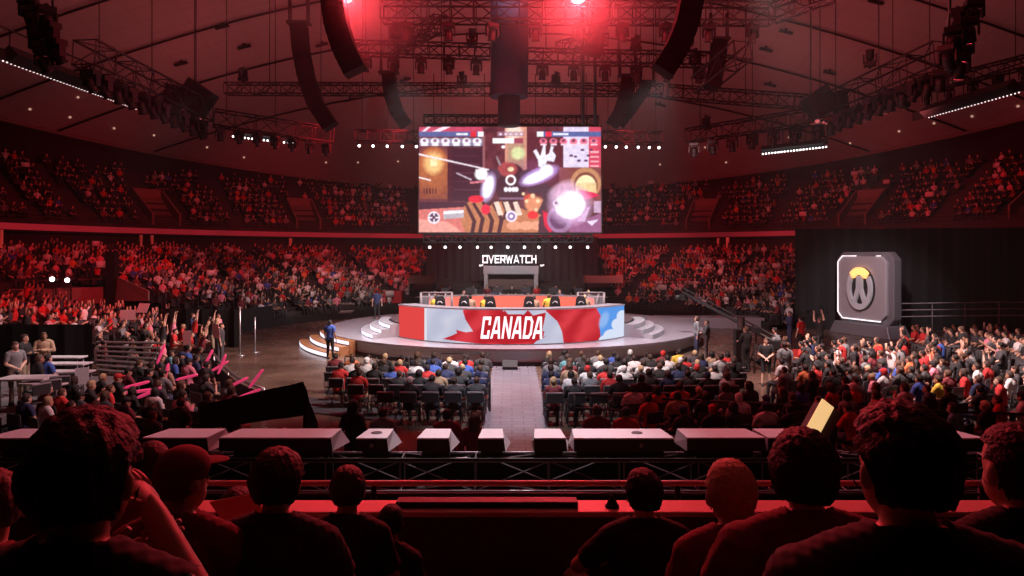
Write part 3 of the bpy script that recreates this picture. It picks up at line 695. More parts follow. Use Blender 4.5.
# ------------------------------------------------------------------ trusses
def truss(a, b, w, label, group=None, bay=None, m=M_truss, hang=None, r=.045):
    a = Vector(a); b = Vector(b); L = (b-a).length; d = (b-a)/L
    side = d.cross(Vector((0, 0, 1))).normalized(); up = side.cross(d).normalized()
    q = d.to_track_quat('X', 'Z')
    e = empty('lighting_truss', (a+b)/2, label=label, cat='truss', group=group); o = (a+b)/2
    C4 = [(-1, -1), (1, -1), (1, 1), (-1, 1)]
    for s, t in C4:
        off = side*s*w/2+up*t*w/2; mb = MB(); mb.tube([a+off-o, b+off-o], r, 6); mb.build('chord', m, e)
    mb = MB(); n = max(2, int(round(L/(bay or w*1.25))))
    for i in range(n+1):
        p = a+d*L*i/n-o
        for k in range(4):
            s0, t0 = C4[k]; s1, t1 = C4[(k+1) % 4]
            mb.tube([p+side*s0*w/2+up*t0*w/2, p+side*s1*w/2+up*t1*w/2], r*.55, 4, smooth=False, cap=False)
            if i < n:
                p2 = p+d*L/n
                A, B = (p, p2) if i % 2 else (p2, p)
                mb.tube([A+side*s0*w/2+up*t0*w/2, B+side*s1*w/2+up*t1*w/2], r*.55, 4, smooth=False, cap=False)
    mb.build('lacing', m, e)
    if hang:
        for t in hang:
            p = a+d*L*t; zt = ceil_z(p.x, p.y)-.1
            mb = MB(); mb.tube([p-o, Vector((p.x, p.y, zt))-o], .022, 4); mb.build('hanging_wire', M_cable, e)
    return e
TR = {}
def trp(key, p0, p1, w, label, hang=(.1, .5, .9), **k):
    a = P(*p0); b = P(*p1); TR[key] = (a, b, w); return truss(a, b, w, label, hang=hang, **k)
trp('mid', (226, 89, 40), (662, 90, 40), .62, 'long straight dark truss crossing the hall above the screen')
trp('midr', (668, 92, 40), (828, 104, 37.5), .72, 'dark truss continuing the long one down to the loudspeaker cluster')
trp('top', (382, 12, 27), (772, 14, 27), .72, 'dark overhead truss nearest the ceiling between the two big speaker arrays')
trp('topr', (772, 14, 27), (832, -8, 25.5), .62, 'short dark truss rising from the end of the overhead one to the picture edge')
trp('up', (352, 48, 33), (490, 52, 33), .6, 'dark truss behind the big speaker array on the follow spot side of the cloth column')
trp('upr', (528, 56, 33), (708, 60, 33), .6, 'dark truss behind the big speaker array on the emblem board side of the cloth column')
trp('dl', (400, 47, 33), (440, 22, 28), .55, 'short diagonal truss joining overhead trusses on the follow spot side', hang=())
trp('dr', (560, 48, 33), (604, 38, 30), .5, 'short diagonal truss joining overhead trusses near the red flare', hang=())
trp('dx', (700, 86, 32), (743, 50, 29), .8, 'short steep truss beside the block speaker array', hang=())
trp('scr', (424, 120, 38.3), (598, 121, 38.3), .5, 'truss carrying the hanging video screen')
trp('l1', (84, 52, 26), (204, 112, 34), .95, 'heavy truss full of lamps descending from the dangling lamp cluster to the speaker box')
trp('l2', (214, 118, 37), (332, 136, 40), .85, 'truss above the white lamp row on the red parapet side')
trp('l3', (356, 136, 44), (420, 137, 44), .7, 'short truss with white lamps next to the screen, red parapet side')
trp('r3', (602, 137, 44), (662, 138, 44), .7, 'short truss with white lamps next to the screen, emblem board side')
trp('r1', (688, 136, 40), (826, 114, 35), .75, 'truss rising from beside the screen toward the speaker cluster, emblem board side')
trp('r2', (826, 108, 34), (944, 54, 27.5), 1.0, 'heavy truss full of lamps rising from the speaker cluster over the emblem board')
trp('r4', (880, 98, 38), (1034, 60, 31), .55, 'slim truss behind the heavy lamp truss over the emblem board')
# short vertical pipes holding the centre truss
for x, w in ((583, 'nearer the cloth column'), (595, 'farther from the cloth column')):
    a = P(x, -20, 37); b = P(x, 124, 37); mb = MB(); mb.tube([b, Vector((b.x, b.y, ceil_z(b.x, b.y)))], .09, 6)
    mb.build('rigging_pipe', M_black, label='dark pipe rising from the screen truss, '+w, cat='pipe')
# lower truss of the screen with heart-like lamps
e = trp('low', (424, 238.5, 37.6), (592, 238.5, 37.6), .42, 'truss with a row of white lamps hanging just below the video screen', hang=())

# ------------------------------------------------------------------ lamps
def moving_head():
    e = empty('moving_head_light')
    mb = MB(); mb.box((0, 0, -.14), (.42, .32, .16)); mb.tube([(0, 0, .02), (0, 0, -.1)], .06, 6); mb.build('base_box', M_black, e, bevel=.02)
    y = empty_part = MB(); y.box((-.21, 0, -.36), (.05, .16, .32)); y.box((.21, 0, -.36), (.05, .16, .32)); y.box((0, 0, -.23), (.44, .18, .04)); y.build('yoke', M_black, e)
    mb = MB(); mb.lathe([(.06, .18), (.13, .14), (.15, 0), (.13, -.16), (.17, -.22)], 12, M=Matrix.Translation((0, 0, -.46)))
    h = mb.build('lamp_head', M_black, e)
    mb = MB(); mb.lathe([(.15, -.222), (.14, -.235)], 12, M=Matrix.Translation((0, 0, -.46))); mb.build('lens', M_lens, h)
    return e
mh0 = moving_head(); MHN = 0
GLOW = {'w': M_led, 'r': M_ledr, 'W': mat('pale_lamp', (.8, .8, .8), .3, emis=(1, .9, .92), es=2.2)}
def mh(px, py, Y, label, group, s=1., tilt=0, rz=0, glow=None):
    global MHN
    c = mh0 if MHN == 0 else copy_tree(mh0); MHN += 1
    c.location = P(px, py, Y); c.scale = (s, s, s); c.rotation_euler = (0, 0, rz)
    for ch in c.children:
        if ch.name.startswith('lamp_head'):
            ch.rotation_euler = (0, 0, 0)
            M = Matrix.Translation((0, 0, -.46)) @ Matrix.Rotation(tilt, 4, 'X') @ Matrix.Translation((0, 0, .46)); ch.matrix_local = M
            for l in ch.children:
                if glow:
                    l.data = l.data.copy(); l.data.materials.clear(); l.data.materials.append(GLOW[glow])
    tag(c, label, 'stage light', group); return c
def row(key, n, t0, t1, what, group, s=1, tilt=0, glow=None, drop=None):
    a, b, w = TR[key]
    for i in range(n):
        t = t0+(t1-t0)*i/max(1, n-1); p = a+(b-a)*t; p = p-Vector((0, 0, w/2 if drop is None else drop))
        px = 512+F*p.x/p.y; py = HZ-F*(p.z-EYE)/p.y
        mh(px, py, p.y, 'stage light on %s, %s from outer end' % (what, ORD[i]) if n > 1 else what, group, s, tilt, rz=random.uniform(-.6, .6), glow=glow)
row('l1', 11, .05, .97, 'the heavy truss on the parapet side', 'lamps on the heavy truss, parapet side', 1.35, .5)
row('r2', 11, .97, .05, 'the heavy truss over the emblem board', 'lamps on the heavy truss, emblem board side', 1.35, .5)
row('l2', 7, .05, .95, 'the truss above the white lamp row', 'lamps above the white lamp row', 1.15, .3)
row('r1', 7, .95, .05, 'the truss rising beside the screen', 'lamps on the rising truss', 1.3, .3)
row('l3', 5, .05, .95, 'the short screen-side truss toward the parapet', 'white lamps by the screen, parapet side', .6, R(-80), 'w')
row('r3', 6, .95, .05, 'the short screen-side truss toward the emblem board', 'white lamps by the screen, emblem side', .6, R(-80), 'w')
row('low', 11, .03, .97, 'the truss below the video screen', 'white lamps below the screen', .55, R(-80), 'W')
row('top', 9, .06, .95, 'the topmost overhead truss', 'lamps on the overhead truss', 1.1, .2)
row('up', 5, .1, .9, 'the truss behind the parapet-side array', 'lamps behind the big speaker array, parapet side', 1.2, .2)
row('upr', 6, .95, .08, 'the truss behind the emblem-side array', 'lamps behind the big speaker array, emblem side', 1.2, .2)
row('r4', 7, .95, .05, 'the slim truss over the emblem board', 'lamps on the slim truss', 1.0, .3)
# lamps standing up on the trusses
for i, (x, y, Y) in enumerate(((243, 82, 40), (462, 86, 40), (556, 86, 40), (695, 66, 33), (688, 47, 33), (472, 46, 33), (636, 52, 33), (395, 40, 33), (706, 130, 39), (870, 68, 31))):
    q = P(x, y, Y); c = copy_tree(mh0); MHN += 1; c.location = q; c.rotation_euler = (PI, 0, random.uniform(-1, 1)); c.scale = (1.2,)*3
    tag(c, 'stage light standing upright on top of a truss, %s in order from the parapet side' % ORD[sorted([243, 462, 556, 695, 688, 472, 636, 395, 706, 870]).index(x)], 'stage light', 'lamps standing on the trusses')
# the two dangling lamp clusters at the picture corners
def ladder(px0, py0, px1, py1, Y, label, side):
    a = P(px0, py0, Y); b = P(px1, py1, Y); e = empty('lamp_ladder', b, label=label, cat='lighting ladder'); a = a-b
    a.z += 4
    for s in (-.3, .3):
        mb = MB(); mb.tube([(a.x+s, 0, a.z), (s, 0, 0)], .05, 6); mb.build('rail', M_black, e)
    mb = MB()
    for k in range(12): t = k/11; mb.tube([(a.x*t-.3, 0, a.z*t), (a.x*t+.3, 0, a.z*t)], .035, 5)
    mb.build('rungs', M_black, e)
ladder(34, 0, 48, 58, 22, 'dark ladder of lamps hanging down at the corner above the white dotted catwalk', -1)
ladder(966, 0, 956, 62, 22, 'dark ladder of lamps hanging down at the corner over the emblem board', 1)
for i in range(7):
    t = i/6; 
    mh(28+16*t+(i % 2)*16, -4+50*t, 21.6, 'lamp on the corner ladder above the dotted catwalk, %s from the top' % ORD[i], 'lamps of the catwalk corner ladder', 1.2, .6, random.uniform(-1, 1), 'r' if i in (1, 4) else None)
    mh(974-14*t-(i % 2)*14, -2+54*t, 21.6, 'lamp on the corner ladder over the emblem board, %s from the top' % ORD[i], 'lamps of the emblem corner ladder', 1.2, .6, random.uniform(-1, 1), 'r' if i in (2, 4, 6) else None)
# red lit lamps under the heavy truss
for i, (x, y) in enumerate(((86, 68), (99, 74), (112, 78), (128, 86))):
    mh(x, y, 27.5+i, 'red glowing lamp under the heavy truss by the dotted catwalk, %s from the corner' % ORD[i], 'red lamps under the catwalk-side truss', .9, R(50), 0, 'r')
# small spotlights recessed in the ceiling
def dots(lst):
    for i, (x, y) in enumerate(lst):
        lo, hi = 30., 80.
        for _ in range(40):
            mid = (lo+hi)/2; q = P(x, y, mid); r = math.hypot(q.x, q.y-38)
            if r < 45.8 and q.z < ceil_z(q.x, q.y)-.12: lo = mid
            else: hi = mid
        q = P(x, y, lo); mb = MB(); mb.lathe([(.08, .14), (.10, 0), (.09, -.02)], 10)
        d = mb.build('ceiling_downlight', mat('downlight_glow', (.8, .7, .6), .4, emis=(1, .62, .45), es=.45)); d.location = q
        tag(d, 'tiny warm ceiling downlight near the dark rim, %s counting from the catwalk corner' % ORD[i], 'downlight', 'tiny lights in the ceiling rim')
dots(((30, 110), (70, 118), (78, 98), (114, 129), (154, 136), (207, 148), (244, 158), (326, 163), (358, 163), (398, 162), (660, 165), (705, 148), (726, 163), (789, 138), (850, 144), (899, 132), (934, 124), (972, 117), (1018, 107), (928, 104)))
# white LED rows
def ledrow(p0, p1, n, label, s=.075, housing=True, drop=.25, em=M_led):
    a = P(*p0); b = P(*p1); o = (a+b)/2; e = empty('light_bar', o, label=label, cat='light bar')
    mb = MB(); mb.tube([a-o+Vector((0, .3, drop)), b-o+Vector((0, .3, drop))], drop, 4, smooth=False); mb.build('housing', M_black, e)
    mb = MB()
    for i in range(n):
        p = a+(b-a)*i/(n-1)-o; mb.ell(p, (s, s, s), nu=8, nv=5)
    mb.build('bulb_row', em, e, kind='stuff')
M_dot = mat('dot_bulb', (.8, .8, .8), .4, emis=(1, .8, .8), es=1.6)
ledrow((3, 61, 26), (136, 109, 36), 46, 'long row of white bulbs along the dark catwalk in the upper corner', .032, drop=.35, em=M_dot)
ledrow((233, 136.5, 39), (279, 142, 39.5), 13, 'row of white bulbs under the truss on the parapet side', .055)
ledrow((284, 142.5, 39.6), (297, 144, 39.8), 4, 'short row of four white bulbs after a gap', .055)
ledrow((763, 154, 39), (826, 147, 38), 21, 'row of white bulbs hanging under the rising truss, emblem side', .05)
ledrow((929, 117.5, 36), (1019, 92.5, 30), 28, 'row of small bulbs along the dark catwalk over the emblem board', .032, drop=.35, em=M_dot)
# catwalks
def catwalk(p0, p1, w, h, label):
    a = P(*p0); b = P(*p1); o = (a+b)/2; a -= o; b -= o; e = empty('catwalk', o, label=label, cat='catwalk')
    s = Vector((0, w, 0)); mb = MB(); q = [a, b, b+s, a+s]
    mb.add([tuple(p) for p in q]+[tuple(p+Vector((0, 0, h))) for p in q], [(0, 1, 2, 3), (4, 5, 6, 7), (0, 1, 5, 4), (1, 2, 6, 5), (2, 3, 7, 6), (3, 0, 4, 7)]); mb.build('deck', M_black, e)
    mb = MB(); mb.tube([a+Vector((0, 0, h+.8)), b+Vector((0, 0, h+.8))], .04, 5)
    for i in range(9): p = a+(b-a)*i/8; mb.tube([p+Vector((0, 0, h)), p+Vector((0, 0, h+.8))], .03, 4)
    mb.build('hand_rail', M_black, e)
catwalk((-20, 52, 25), (150, 112, 37), 1.2, .45, 'dark catwalk under the ceiling in the upper corner above the table platform')
catwalk((925, 117, 38), (1045, 84, 30), 1.2, .45, 'dark catwalk under the ceiling in the upper corner over the emblem board')
catwalk((768, 152, 40), (828, 144, 39), .5, .35, 'short dark lamp platform under the rising truss')
# small dark ceiling fixtures
for i, (x, y) in enumerate(((181, 64), (222, 27), (244, 47), (181, 66), (350, 100), (322, 45), (405, 80), (830, 73), (786, 32), (876, 2), (766, 50), (660, 105), (770, 85))):
    if i == 3: continue
    lo, hi = 12., 80.
    for _ in range(40):
        mid = (lo+hi)/2; q = P(x, y, mid)
        if math.hypot(q.x, q.y-38) < 45.8 and q.z < ceil_z(q.x, q.y)-.3: lo = mid
        else: hi = mid
    q = P(x, y, lo); e = empty('ceiling_fixture', q, label='small dark bar fixture under the red ceiling, %s in order listed from the parapet side' % ORD[i], cat='fixture', group='dark bar fixtures under the ceiling')
    e['label'] = 'small dark bar fixture under the red ceiling, %s' % ('above the heavy truss' if i == 0 else 'near the picture top' if i == 1 else 'between two cables on the parapet side' if i == 2 else 'beside the tall speaker array' if i == 4 else
        'between the two biggest speaker arrays' if i == 5 else 'below the overhead trusses' if i == 6 else 'over the emblem board truss' if i == 7 else 'at the emblem side of the overhead truss' if i == 8 else 'highest on the emblem side' if i == 9 else
        'beside the block speaker array' if i == 10 else 'right above the short white lamp truss' if i == 11 else 'just above the rising truss')
    mb = MB(); mb.box((0, 0, 0), (1.1, .3, .16), rz=.0, M=Matrix.Rotation(R(14 if x > 512 else -14), 4, 'Y')); mb.build('bar', M_black, e)
    mb = MB(); mb.box((0, 0, .2), (.14, .14, .3)); mb.build('mount', M_black, e)

# ------------------------------------------------------------------ line arrays
M_spk = mat('dark_speaker_cabinet', (.007, .005, .006), .85, noise=.2, scale=5, spec=.15)
def line_array(pts, Y, w, n, label, top=True, depth=.55):
    P3 = [P(x, y, Y) for x, y in pts]
    # resample
    seg = [0]
    for a, b in zip(P3[:-1], P3[1:]): seg.append(seg[-1]+(b-a).length)
    L = seg[-1]
    def at(s):
        for i in range(len(P3)-1):
            if s <= seg[i+1]+1e-6: t = (s-seg[i])/(seg[i+1]-seg[i]); return P3[i]+(P3[i+1]-P3[i])*t
        return P3[-1]
    e = empty('line_array_speaker', P3[0], label=label, cat='loudspeaker array')
    for i in range(n):
        a = at(L*i/n); b = at(L*(i+1)/n); c = (a+b)/2-P3[0]; d = b-a; ang = math.atan2(d.x, -d.z)
        mb = MB(); M = Matrix.Translation(c) @ Matrix.Rotation(-ang, 4, 'Y')
        mb.box((0, 0, 0), (w, depth*1.2, d.length*1.02), M=M, taper=.97); cab = mb.build('cabinet', M_spk, e, bevel=.015)
    mb = MB(); mb.box((0, 0, .12), (w*1.5, .5, .12))
    zt = ceil_z(P3[0].x, Y)-P3[0].z
    for s in (-1, 1): mb.tube([(s*w*.6, 0, .15), (s*w*.6, 0, 1.3)], .08, 6); mb.tube([(s*w*.6, 0, 1.3), (s*w*.6, 0, zt)], .025, 4)
    mb.build('fly_frame', M_black, e)
line_array([(299, 26), (301, 50), (307, 80), (316, 105), (331, 127)], 30, .66, 15, 'tall curved speaker array nearest the white dotted bulbs, hanging from two chains')
line_array([(333, -40), (333, -5), (337, 25), (345, 50), (356, 72)], 22, .74, 14, 'big near speaker array beside the red flare, above the long truss')
line_array([(389, 75), (391, 95), (397, 112), (406, 125)], 37, .72, 11, 'smaller curved speaker array just above the screen corner, parapet side')
line_array([(693, -40), (692, -5), (686, 25), (676, 50), (662, 72)], 22, .74, 14, 'big near speaker array between the cloth column and the block speaker')
line_array([(604, -30), (602, 0), (599, 25), (592, 55)], 31, .82, 12, 'speaker array glowing red right beside the red flare')
line_array([(628, 78), (626, 95), (620, 112), (612, 125)], 37, .72, 11, 'smaller curved speaker array just above the screen corner, emblem side')
line_array([(647, 84), (640, 97), (630, 111), (620, 124)], 39, .62, 10, 'slim slanted speaker array behind the smaller curved one')
line_array([(719, 42), (718, 58), (715, 74), (712, 88)], 31, .62, 8, 'straight block speaker array beside the steep short truss')
# box clusters at the truss corners
def cluster(px, py, Y, s, rz, flip, label):
    q = P(px, py, Y); e = empty('speaker_cluster', q, label=label, cat='loudspeaker')
    mb = MB(); mb.box((0, 0, 0), (1.15*s, .9, 1.15*s), M=Matrix.Rotation(R(35*flip), 4, 'Y')); mb.build('large_cabinet', M_black, e, bevel=.03)
    mb = MB(); mb.box((-.9*s*flip, 0, -.1), (.5*s, .7, 1.0*s), M=Matrix.Rotation(R(8*flip), 4, 'Y')); mb.build('small_cabinet', M_black, e, bevel=.03)
    mb = MB(); mb.tube([(0, 0, .5), (0, 0, ceil_z(q.x, q.y)-q.z)], .025, 4); mb.build('hanging_wire', M_cable, e)
    mb = MB()
    for i in range(3): mb.ell(((-.5+.35*i)*s*flip, -.2, -.86*s-.06*(i % 2)), (.13, .13, .09), nu=8, nv=5)
    mb.build('lamp_row', mat('dim_red_lamp', (.5, .1, .12), .4, emis=(.9, .2, .22), es=.5), e)
cluster(196, 99, 34, 1.25, 0, 1, 'black diamond-shaped loudspeaker cluster at the end of the heavy truss, catwalk side')
cluster(820, 103, 34, 1.1, 0, -1, 'black diamond-shaped loudspeaker cluster where trusses meet over the emblem board')
# cloth column
cc = empty('cloth_column', P(509, 97, 36), label='broad pale blue-grey cloth column hanging over the screen from the ceiling', cat='column')
b = P(509, 97, 36); zt = ceil_z(b.x, b.y)-b.z
mb = MB(); n = 28; prof = []
rings = []
for k in range(9):
    z = zt*k/8
    rings.append([((.98+.05*math.sin(5*2*PI*j/n+k))*math.cos(2*PI*j/n), (.98+.05*math.sin(5*2*PI*j/n))*math.sin(2*PI*j/n), z) for j in range(n+1)])
for a_, b_ in zip(rings[:-1], rings[1:]): mb.strip(a_, b_, smooth=True)
mb.add(rings[0][:-1], [tuple(range(n))]); mb.build('upper_sleeve', mat('column_cloth', (.07, .07, .11), .85, bump=.3, scale=3, spec=.1), cc)
z2 = P(509, 126, 36).z-b.z
mb = MB(); mb.lathe([(.58, z2), (.58, .1)], 24); mb.build('lower_sleeve', mat('column_cloth_dark', (.03, .022, .03), .85), cc)
# red lit panel over the emblem board
mb = MB(); q = [P(812, 124.5, 35), P(838, 110, 35), P(888, 100, 35), P(869, 122, 35)]
slab(mb, q, .12); mb.build('reflector_panel', mat('red_fabric_panel', (.75, .55, .55), .7), label='slanted flat panel glowing red under the heavy truss over the emblem board', cat='panel')

# ------------------------------------------------------------------ camera crane on the right
cr = empty('camera_crane', (PX(741, 27.5), 27.5, 0), label='black camera crane with a long slanting arm at the stage corner', cat='camera crane')
o = Vector((PX(741, 27.5), 27.5, 0))
mb = MB(); mb.tube([(0, 0, 0), (0, 0, 2.0)], .16, 8); mb.box((0, 0, .9), (.5, .35, 1.2)); mb.build('column', M_black, cr)
mb = MB()
for t in range(3): mb.tube([(0, 0, .5), (1.0*math.cos(2.1*t+.4), 1.0*math.sin(2.1*t+.4), .05)], .05, 6); mb.lathe([(.14, -.05), (.14, .05)], 12, M=Matrix.Translation((1.0*math.cos(2.1*t+.4), 1.0*math.sin(2.1*t+.4), .14)) @ Matrix.Rotation(R(90), 4, 'X'))
mb.build('dolly_legs', M_black, cr)
a = P(684, 293, 33)-o; b = P(775, 342, 26)-o
mb = MB()
for s, r in ((0, .07), (.22, .03)): mb.tube([a+Vector((0, 0, s)), b+Vector((0, 0, s))], r, 6)
for i in range(16): p = a+(b-a)*i/16; p2 = a+(b-a)*(i+1)/16; mb.tube([p, p2+Vector((0, 0, .22))], .015, 4)
mb.build('arm', M_black, cr)
mb = MB(); mb.box(tuple(b+Vector((.1, 0, -.1))), (.7, .35, .35)); mb.build('counterweight', M_black, cr, bevel=.03)
mb = MB(); mb.box(tuple(a+Vector((0, 0, -.2))), (.35, .3, .3)); mb.lathe([(.09, 0), (.11, .25)], 10, M=Matrix.Translation(a+Vector((-.15, 0, -.2))) @ Matrix.Rotation(R(-90), 4, 'Y')); mb.build('camera_head', M_black, cr)
# second jib pole close to the crowd: speaker stand like tripod
def tripod(px, py, label, h=1.5):
    Yt = F*EYE/(py-HZ); e = empty('camera_tripod', (PX(px, Yt), Yt, 0), label=label, cat='tripod')
    for t in range(3):
        mb = MB(); mb.tube([(0, 0, h*.75), (.4*math.cos(2.1*t), .4*math.sin(2.1*t), 0)], .025, 6); mb.build('leg', M_black, e)
    mb = MB(); mb.tube([(0, 0, h*.7), (0, 0, h)], .03, 6); mb.build('pole', M_black, e)
    mb = MB(); mb.box((0, 0, h+.12), (.22, .4, .22)); mb.lathe([(.06, 0), (.08, .25)], 10, M=Matrix.Translation((0, .2, h+.12)) @ Matrix.Rotation(R(-90), 4, 'X')); mb.build('camera_body', M_black, e, bevel=.01)
tripod(756, 372, 'black camera tripod on the floor between crane and standing staff')
# rail in front of the seat blocks
def rail(p0, p1, h, n, label):
    a = Vector(p0); b = Vector(p1); e = empty('barrier_rail', a, label=label, cat='barrier'); b = b-a
    for z in (h, h*.55, .12):
        mb = MB(); mb.tube([(0, 0, z), (b.x, b.y, z)], .022, 6); mb.build('bar', M_black, e)
    for i in range(n): p = b*i/(n-1); mb = MB(); mb.tube([(p.x, p.y, 0), (p.x, p.y, h)], .025, 6); mb.build('post', M_black, e)
ya = 25.3
rail((PX(345, ya), ya, 0), (PX(441, 25.0), 25.0, 0), .75, 4, 'low black barrier rail before the stage on the wooden steps side')
rail((PX(441, 24.6), 24.6, 0), (PX(487, 24.6), 24.6, 0), .95, 3, 'black barrier rail closing the front corner of the seat block by the aisle')
rail((PX(489, 24.6), 24.6, 0), (PX(490, 19.6), 19.6, 0), .95, 4, 'black barrier rail running along the aisle beside the seat block')
# wedge monitors before the stage
for x, w in ((465, 'opposite the letter C side'), (510, 'in the aisle middle'), (424, 'opposite the white flag stripe')):
    e = empty('floor_monitor', (PX(x, 26.9), 26.9, 0), label='small black wedge monitor at the foot of the stage '+w, cat='monitor speaker')
    mb = MB(); mb.add([(-.3,-.2,0),(.3,-.2,0),(.3,.2,0),(-.3,.2,0),(-.3,-.2,.12),(.3,-.2,.12),(.3,.2,.34),(-.3,.2,.34)], [(3,2,1,0),(4,5,6,7),(0,1,5,4),(1,2,6,5),(2,3,7,6),(3,0,4,7)]); mb.build('cabinet', M_black, e, bevel=.01)
    mb = MB(); mb.add([(-.26,-.14,.155),(.26,-.14,.155),(.26,.16,.32),(-.26,.16,.32)], [(0,1,2,3)]); mb.build('speaker_mesh', mat('speaker_mesh', (.03, .03, .03), .7), e)
# ------------------------------------------------------------------ people
SKINS = [(.62, .36, .26), (.50, .28, .19), (.36, .19, .12), (.70, .45, .34)]
HAIRC = {'black': (.012, .010, .010), 'dark brown': (.035, .02, .013), 'brown': (.09, .045, .025), 'blond': (.50, .36, .2), 'grey': (.3, .28, .27)}
CLOTH = {'black': (.018, .018, .02), 'charcoal': (.05, .05, .055), 'grey': (.20, .21, .22), 'white': (.70, .68, .68), 'red': (.55, .03, .03), 'blue': (.05, .11, .42), 'navy': (.025, .035, .10),
         'pink': (.75, .25, .33), 'teal': (.12, .30, .33), 'yellow': (.70, .50, .06), 'orange': (.70, .20, .07), 'maroon': (.20, .03, .04), 'purple': (.18, .07, .26), 'green': (.08, .2, .08), 'tan': (.42, .28, .18), 'pale blue': (.35, .48, .62)}
MS = [mat('skin_tone_%d' % i, c, .5) for i, c in enumerate(SKINS)]
MH = {k: mat('hair_'+k.replace(' ', '_'), c, .6, noise=.4, scale=60, bump=.8) for k, c in HAIRC.items()}
MC = {k: mat('cloth_'+k.replace(' ', '_'), c, .85) for k, c in CLOTH.items()}
M_shoe = mat('shoe_dark', (.03, .03, .03), .5); M_eye = mat('eye_dark', (.01, .01, .01), .2); M_jean = mat('cloth_denim', (.04, .055, .11), .85); M_khaki = mat('cloth_khaki', (.30, .24, .17), .85)
LEGM = {'dark': MC['charcoal'], 'denim': M_jean, 'khaki': M_khaki, 'black': MC['black']}

def seg_capsules(pose):
    """pose -> (list of (label,p0,r0,p1,r1)), head centre, head matrix"""
    J = pose; S = []
    V_ = Vector
    pel = V_(J['pel']); nk = V_(J['neck']); lat = V_((math.cos(J.get('twist', 0)), math.sin(J.get('twist', 0)), 0))
    sp = (nk-pel).normalized(); L = (nk-pel).length
    fw = lat.cross(sp) if False else sp.cross(lat); fw = -fw if fw.y < 0 else fw
    w = J.get('build', 1.)
    hip = [pel+V_((s*.09*w, 0, 0)) for s in (-1, 1)]; sh = [pel+sp*L*.85+lat*s*.18*w for s in (-1, 1)]
    return pel, nk, sp, L, lat, fw, hip, sh, w
def tapered(mb, p0, r0, p1, r1, n=10):
    p0 = Vector(p0); p1 = Vector(p1); d = (p1-p0); L = d.length; d /= L
    pts = []; rs = []
    for a in (80, 55, 28, 0): pts.append(p0-d*r0*math.sin(R(a))); rs.append(max(.002, r0*math.cos(R(a))))
    for a in (0, 28, 55, 80): pts.append(p1+d*r1*math.sin(R(a))); rs.append(max(.002, r1*math.cos(R(a))))
    mb.tube(pts, rs, n)
def head_local(J):
    return Matrix.Rotation(J.get('yaw', 0), 3, 'Z') @ Matrix.Rotation(J.get('nod', 0), 3, 'X') @ Matrix.Rotation(J.get('tilt', 0), 3, 'Y')
def hand(mb, wr, d, palm_n, curl=.35, s=1., side=1):
    """five-fingered hand: wrist point, forearm direction, palm normal"""
    d = Vector(d).normalized(); n = Vector(palm_n); n = (n-d*n.dot(d)).normalized(); u = d.cross(n)*side
    c = Vector(wr)+d*.045*s
    Mx = Matrix((u, d, n)).transposed()
    mb.ell(c, (.040*s, .052*s, .016*s), Mx, nu=10, nv=8)
    for k, (off, ln) in enumerate(((-.030, .062), (-.010, .076), (.010, .082), (.029, .074))):
        b = c+u*off*s+d*.038*s; a0 = curl*(.6+.15*k); p = [b]; dd = d; ang = 0
        for j, f in enumerate((.45, .32, .23)):
            ang += a0; dd = d*math.cos(ang)+n*math.sin(ang); p.append(p[-1]+dd*ln*f*s)
        mb.tube(p, [.0095*s, .0088*s, .008*s, .0062*s], 6)
    b = c+u*.030*s-d*.02*s
    mb.tube([b, b+(u*.8+d*.6+n*.3).normalized()*.035*s, b+(u*.8+d*.6+n*.3).normalized()*.035*s+(d*.85+u*.3+n*.4).normalized()*.03*s], [.012*s, .0105*s, .008*s], 6)

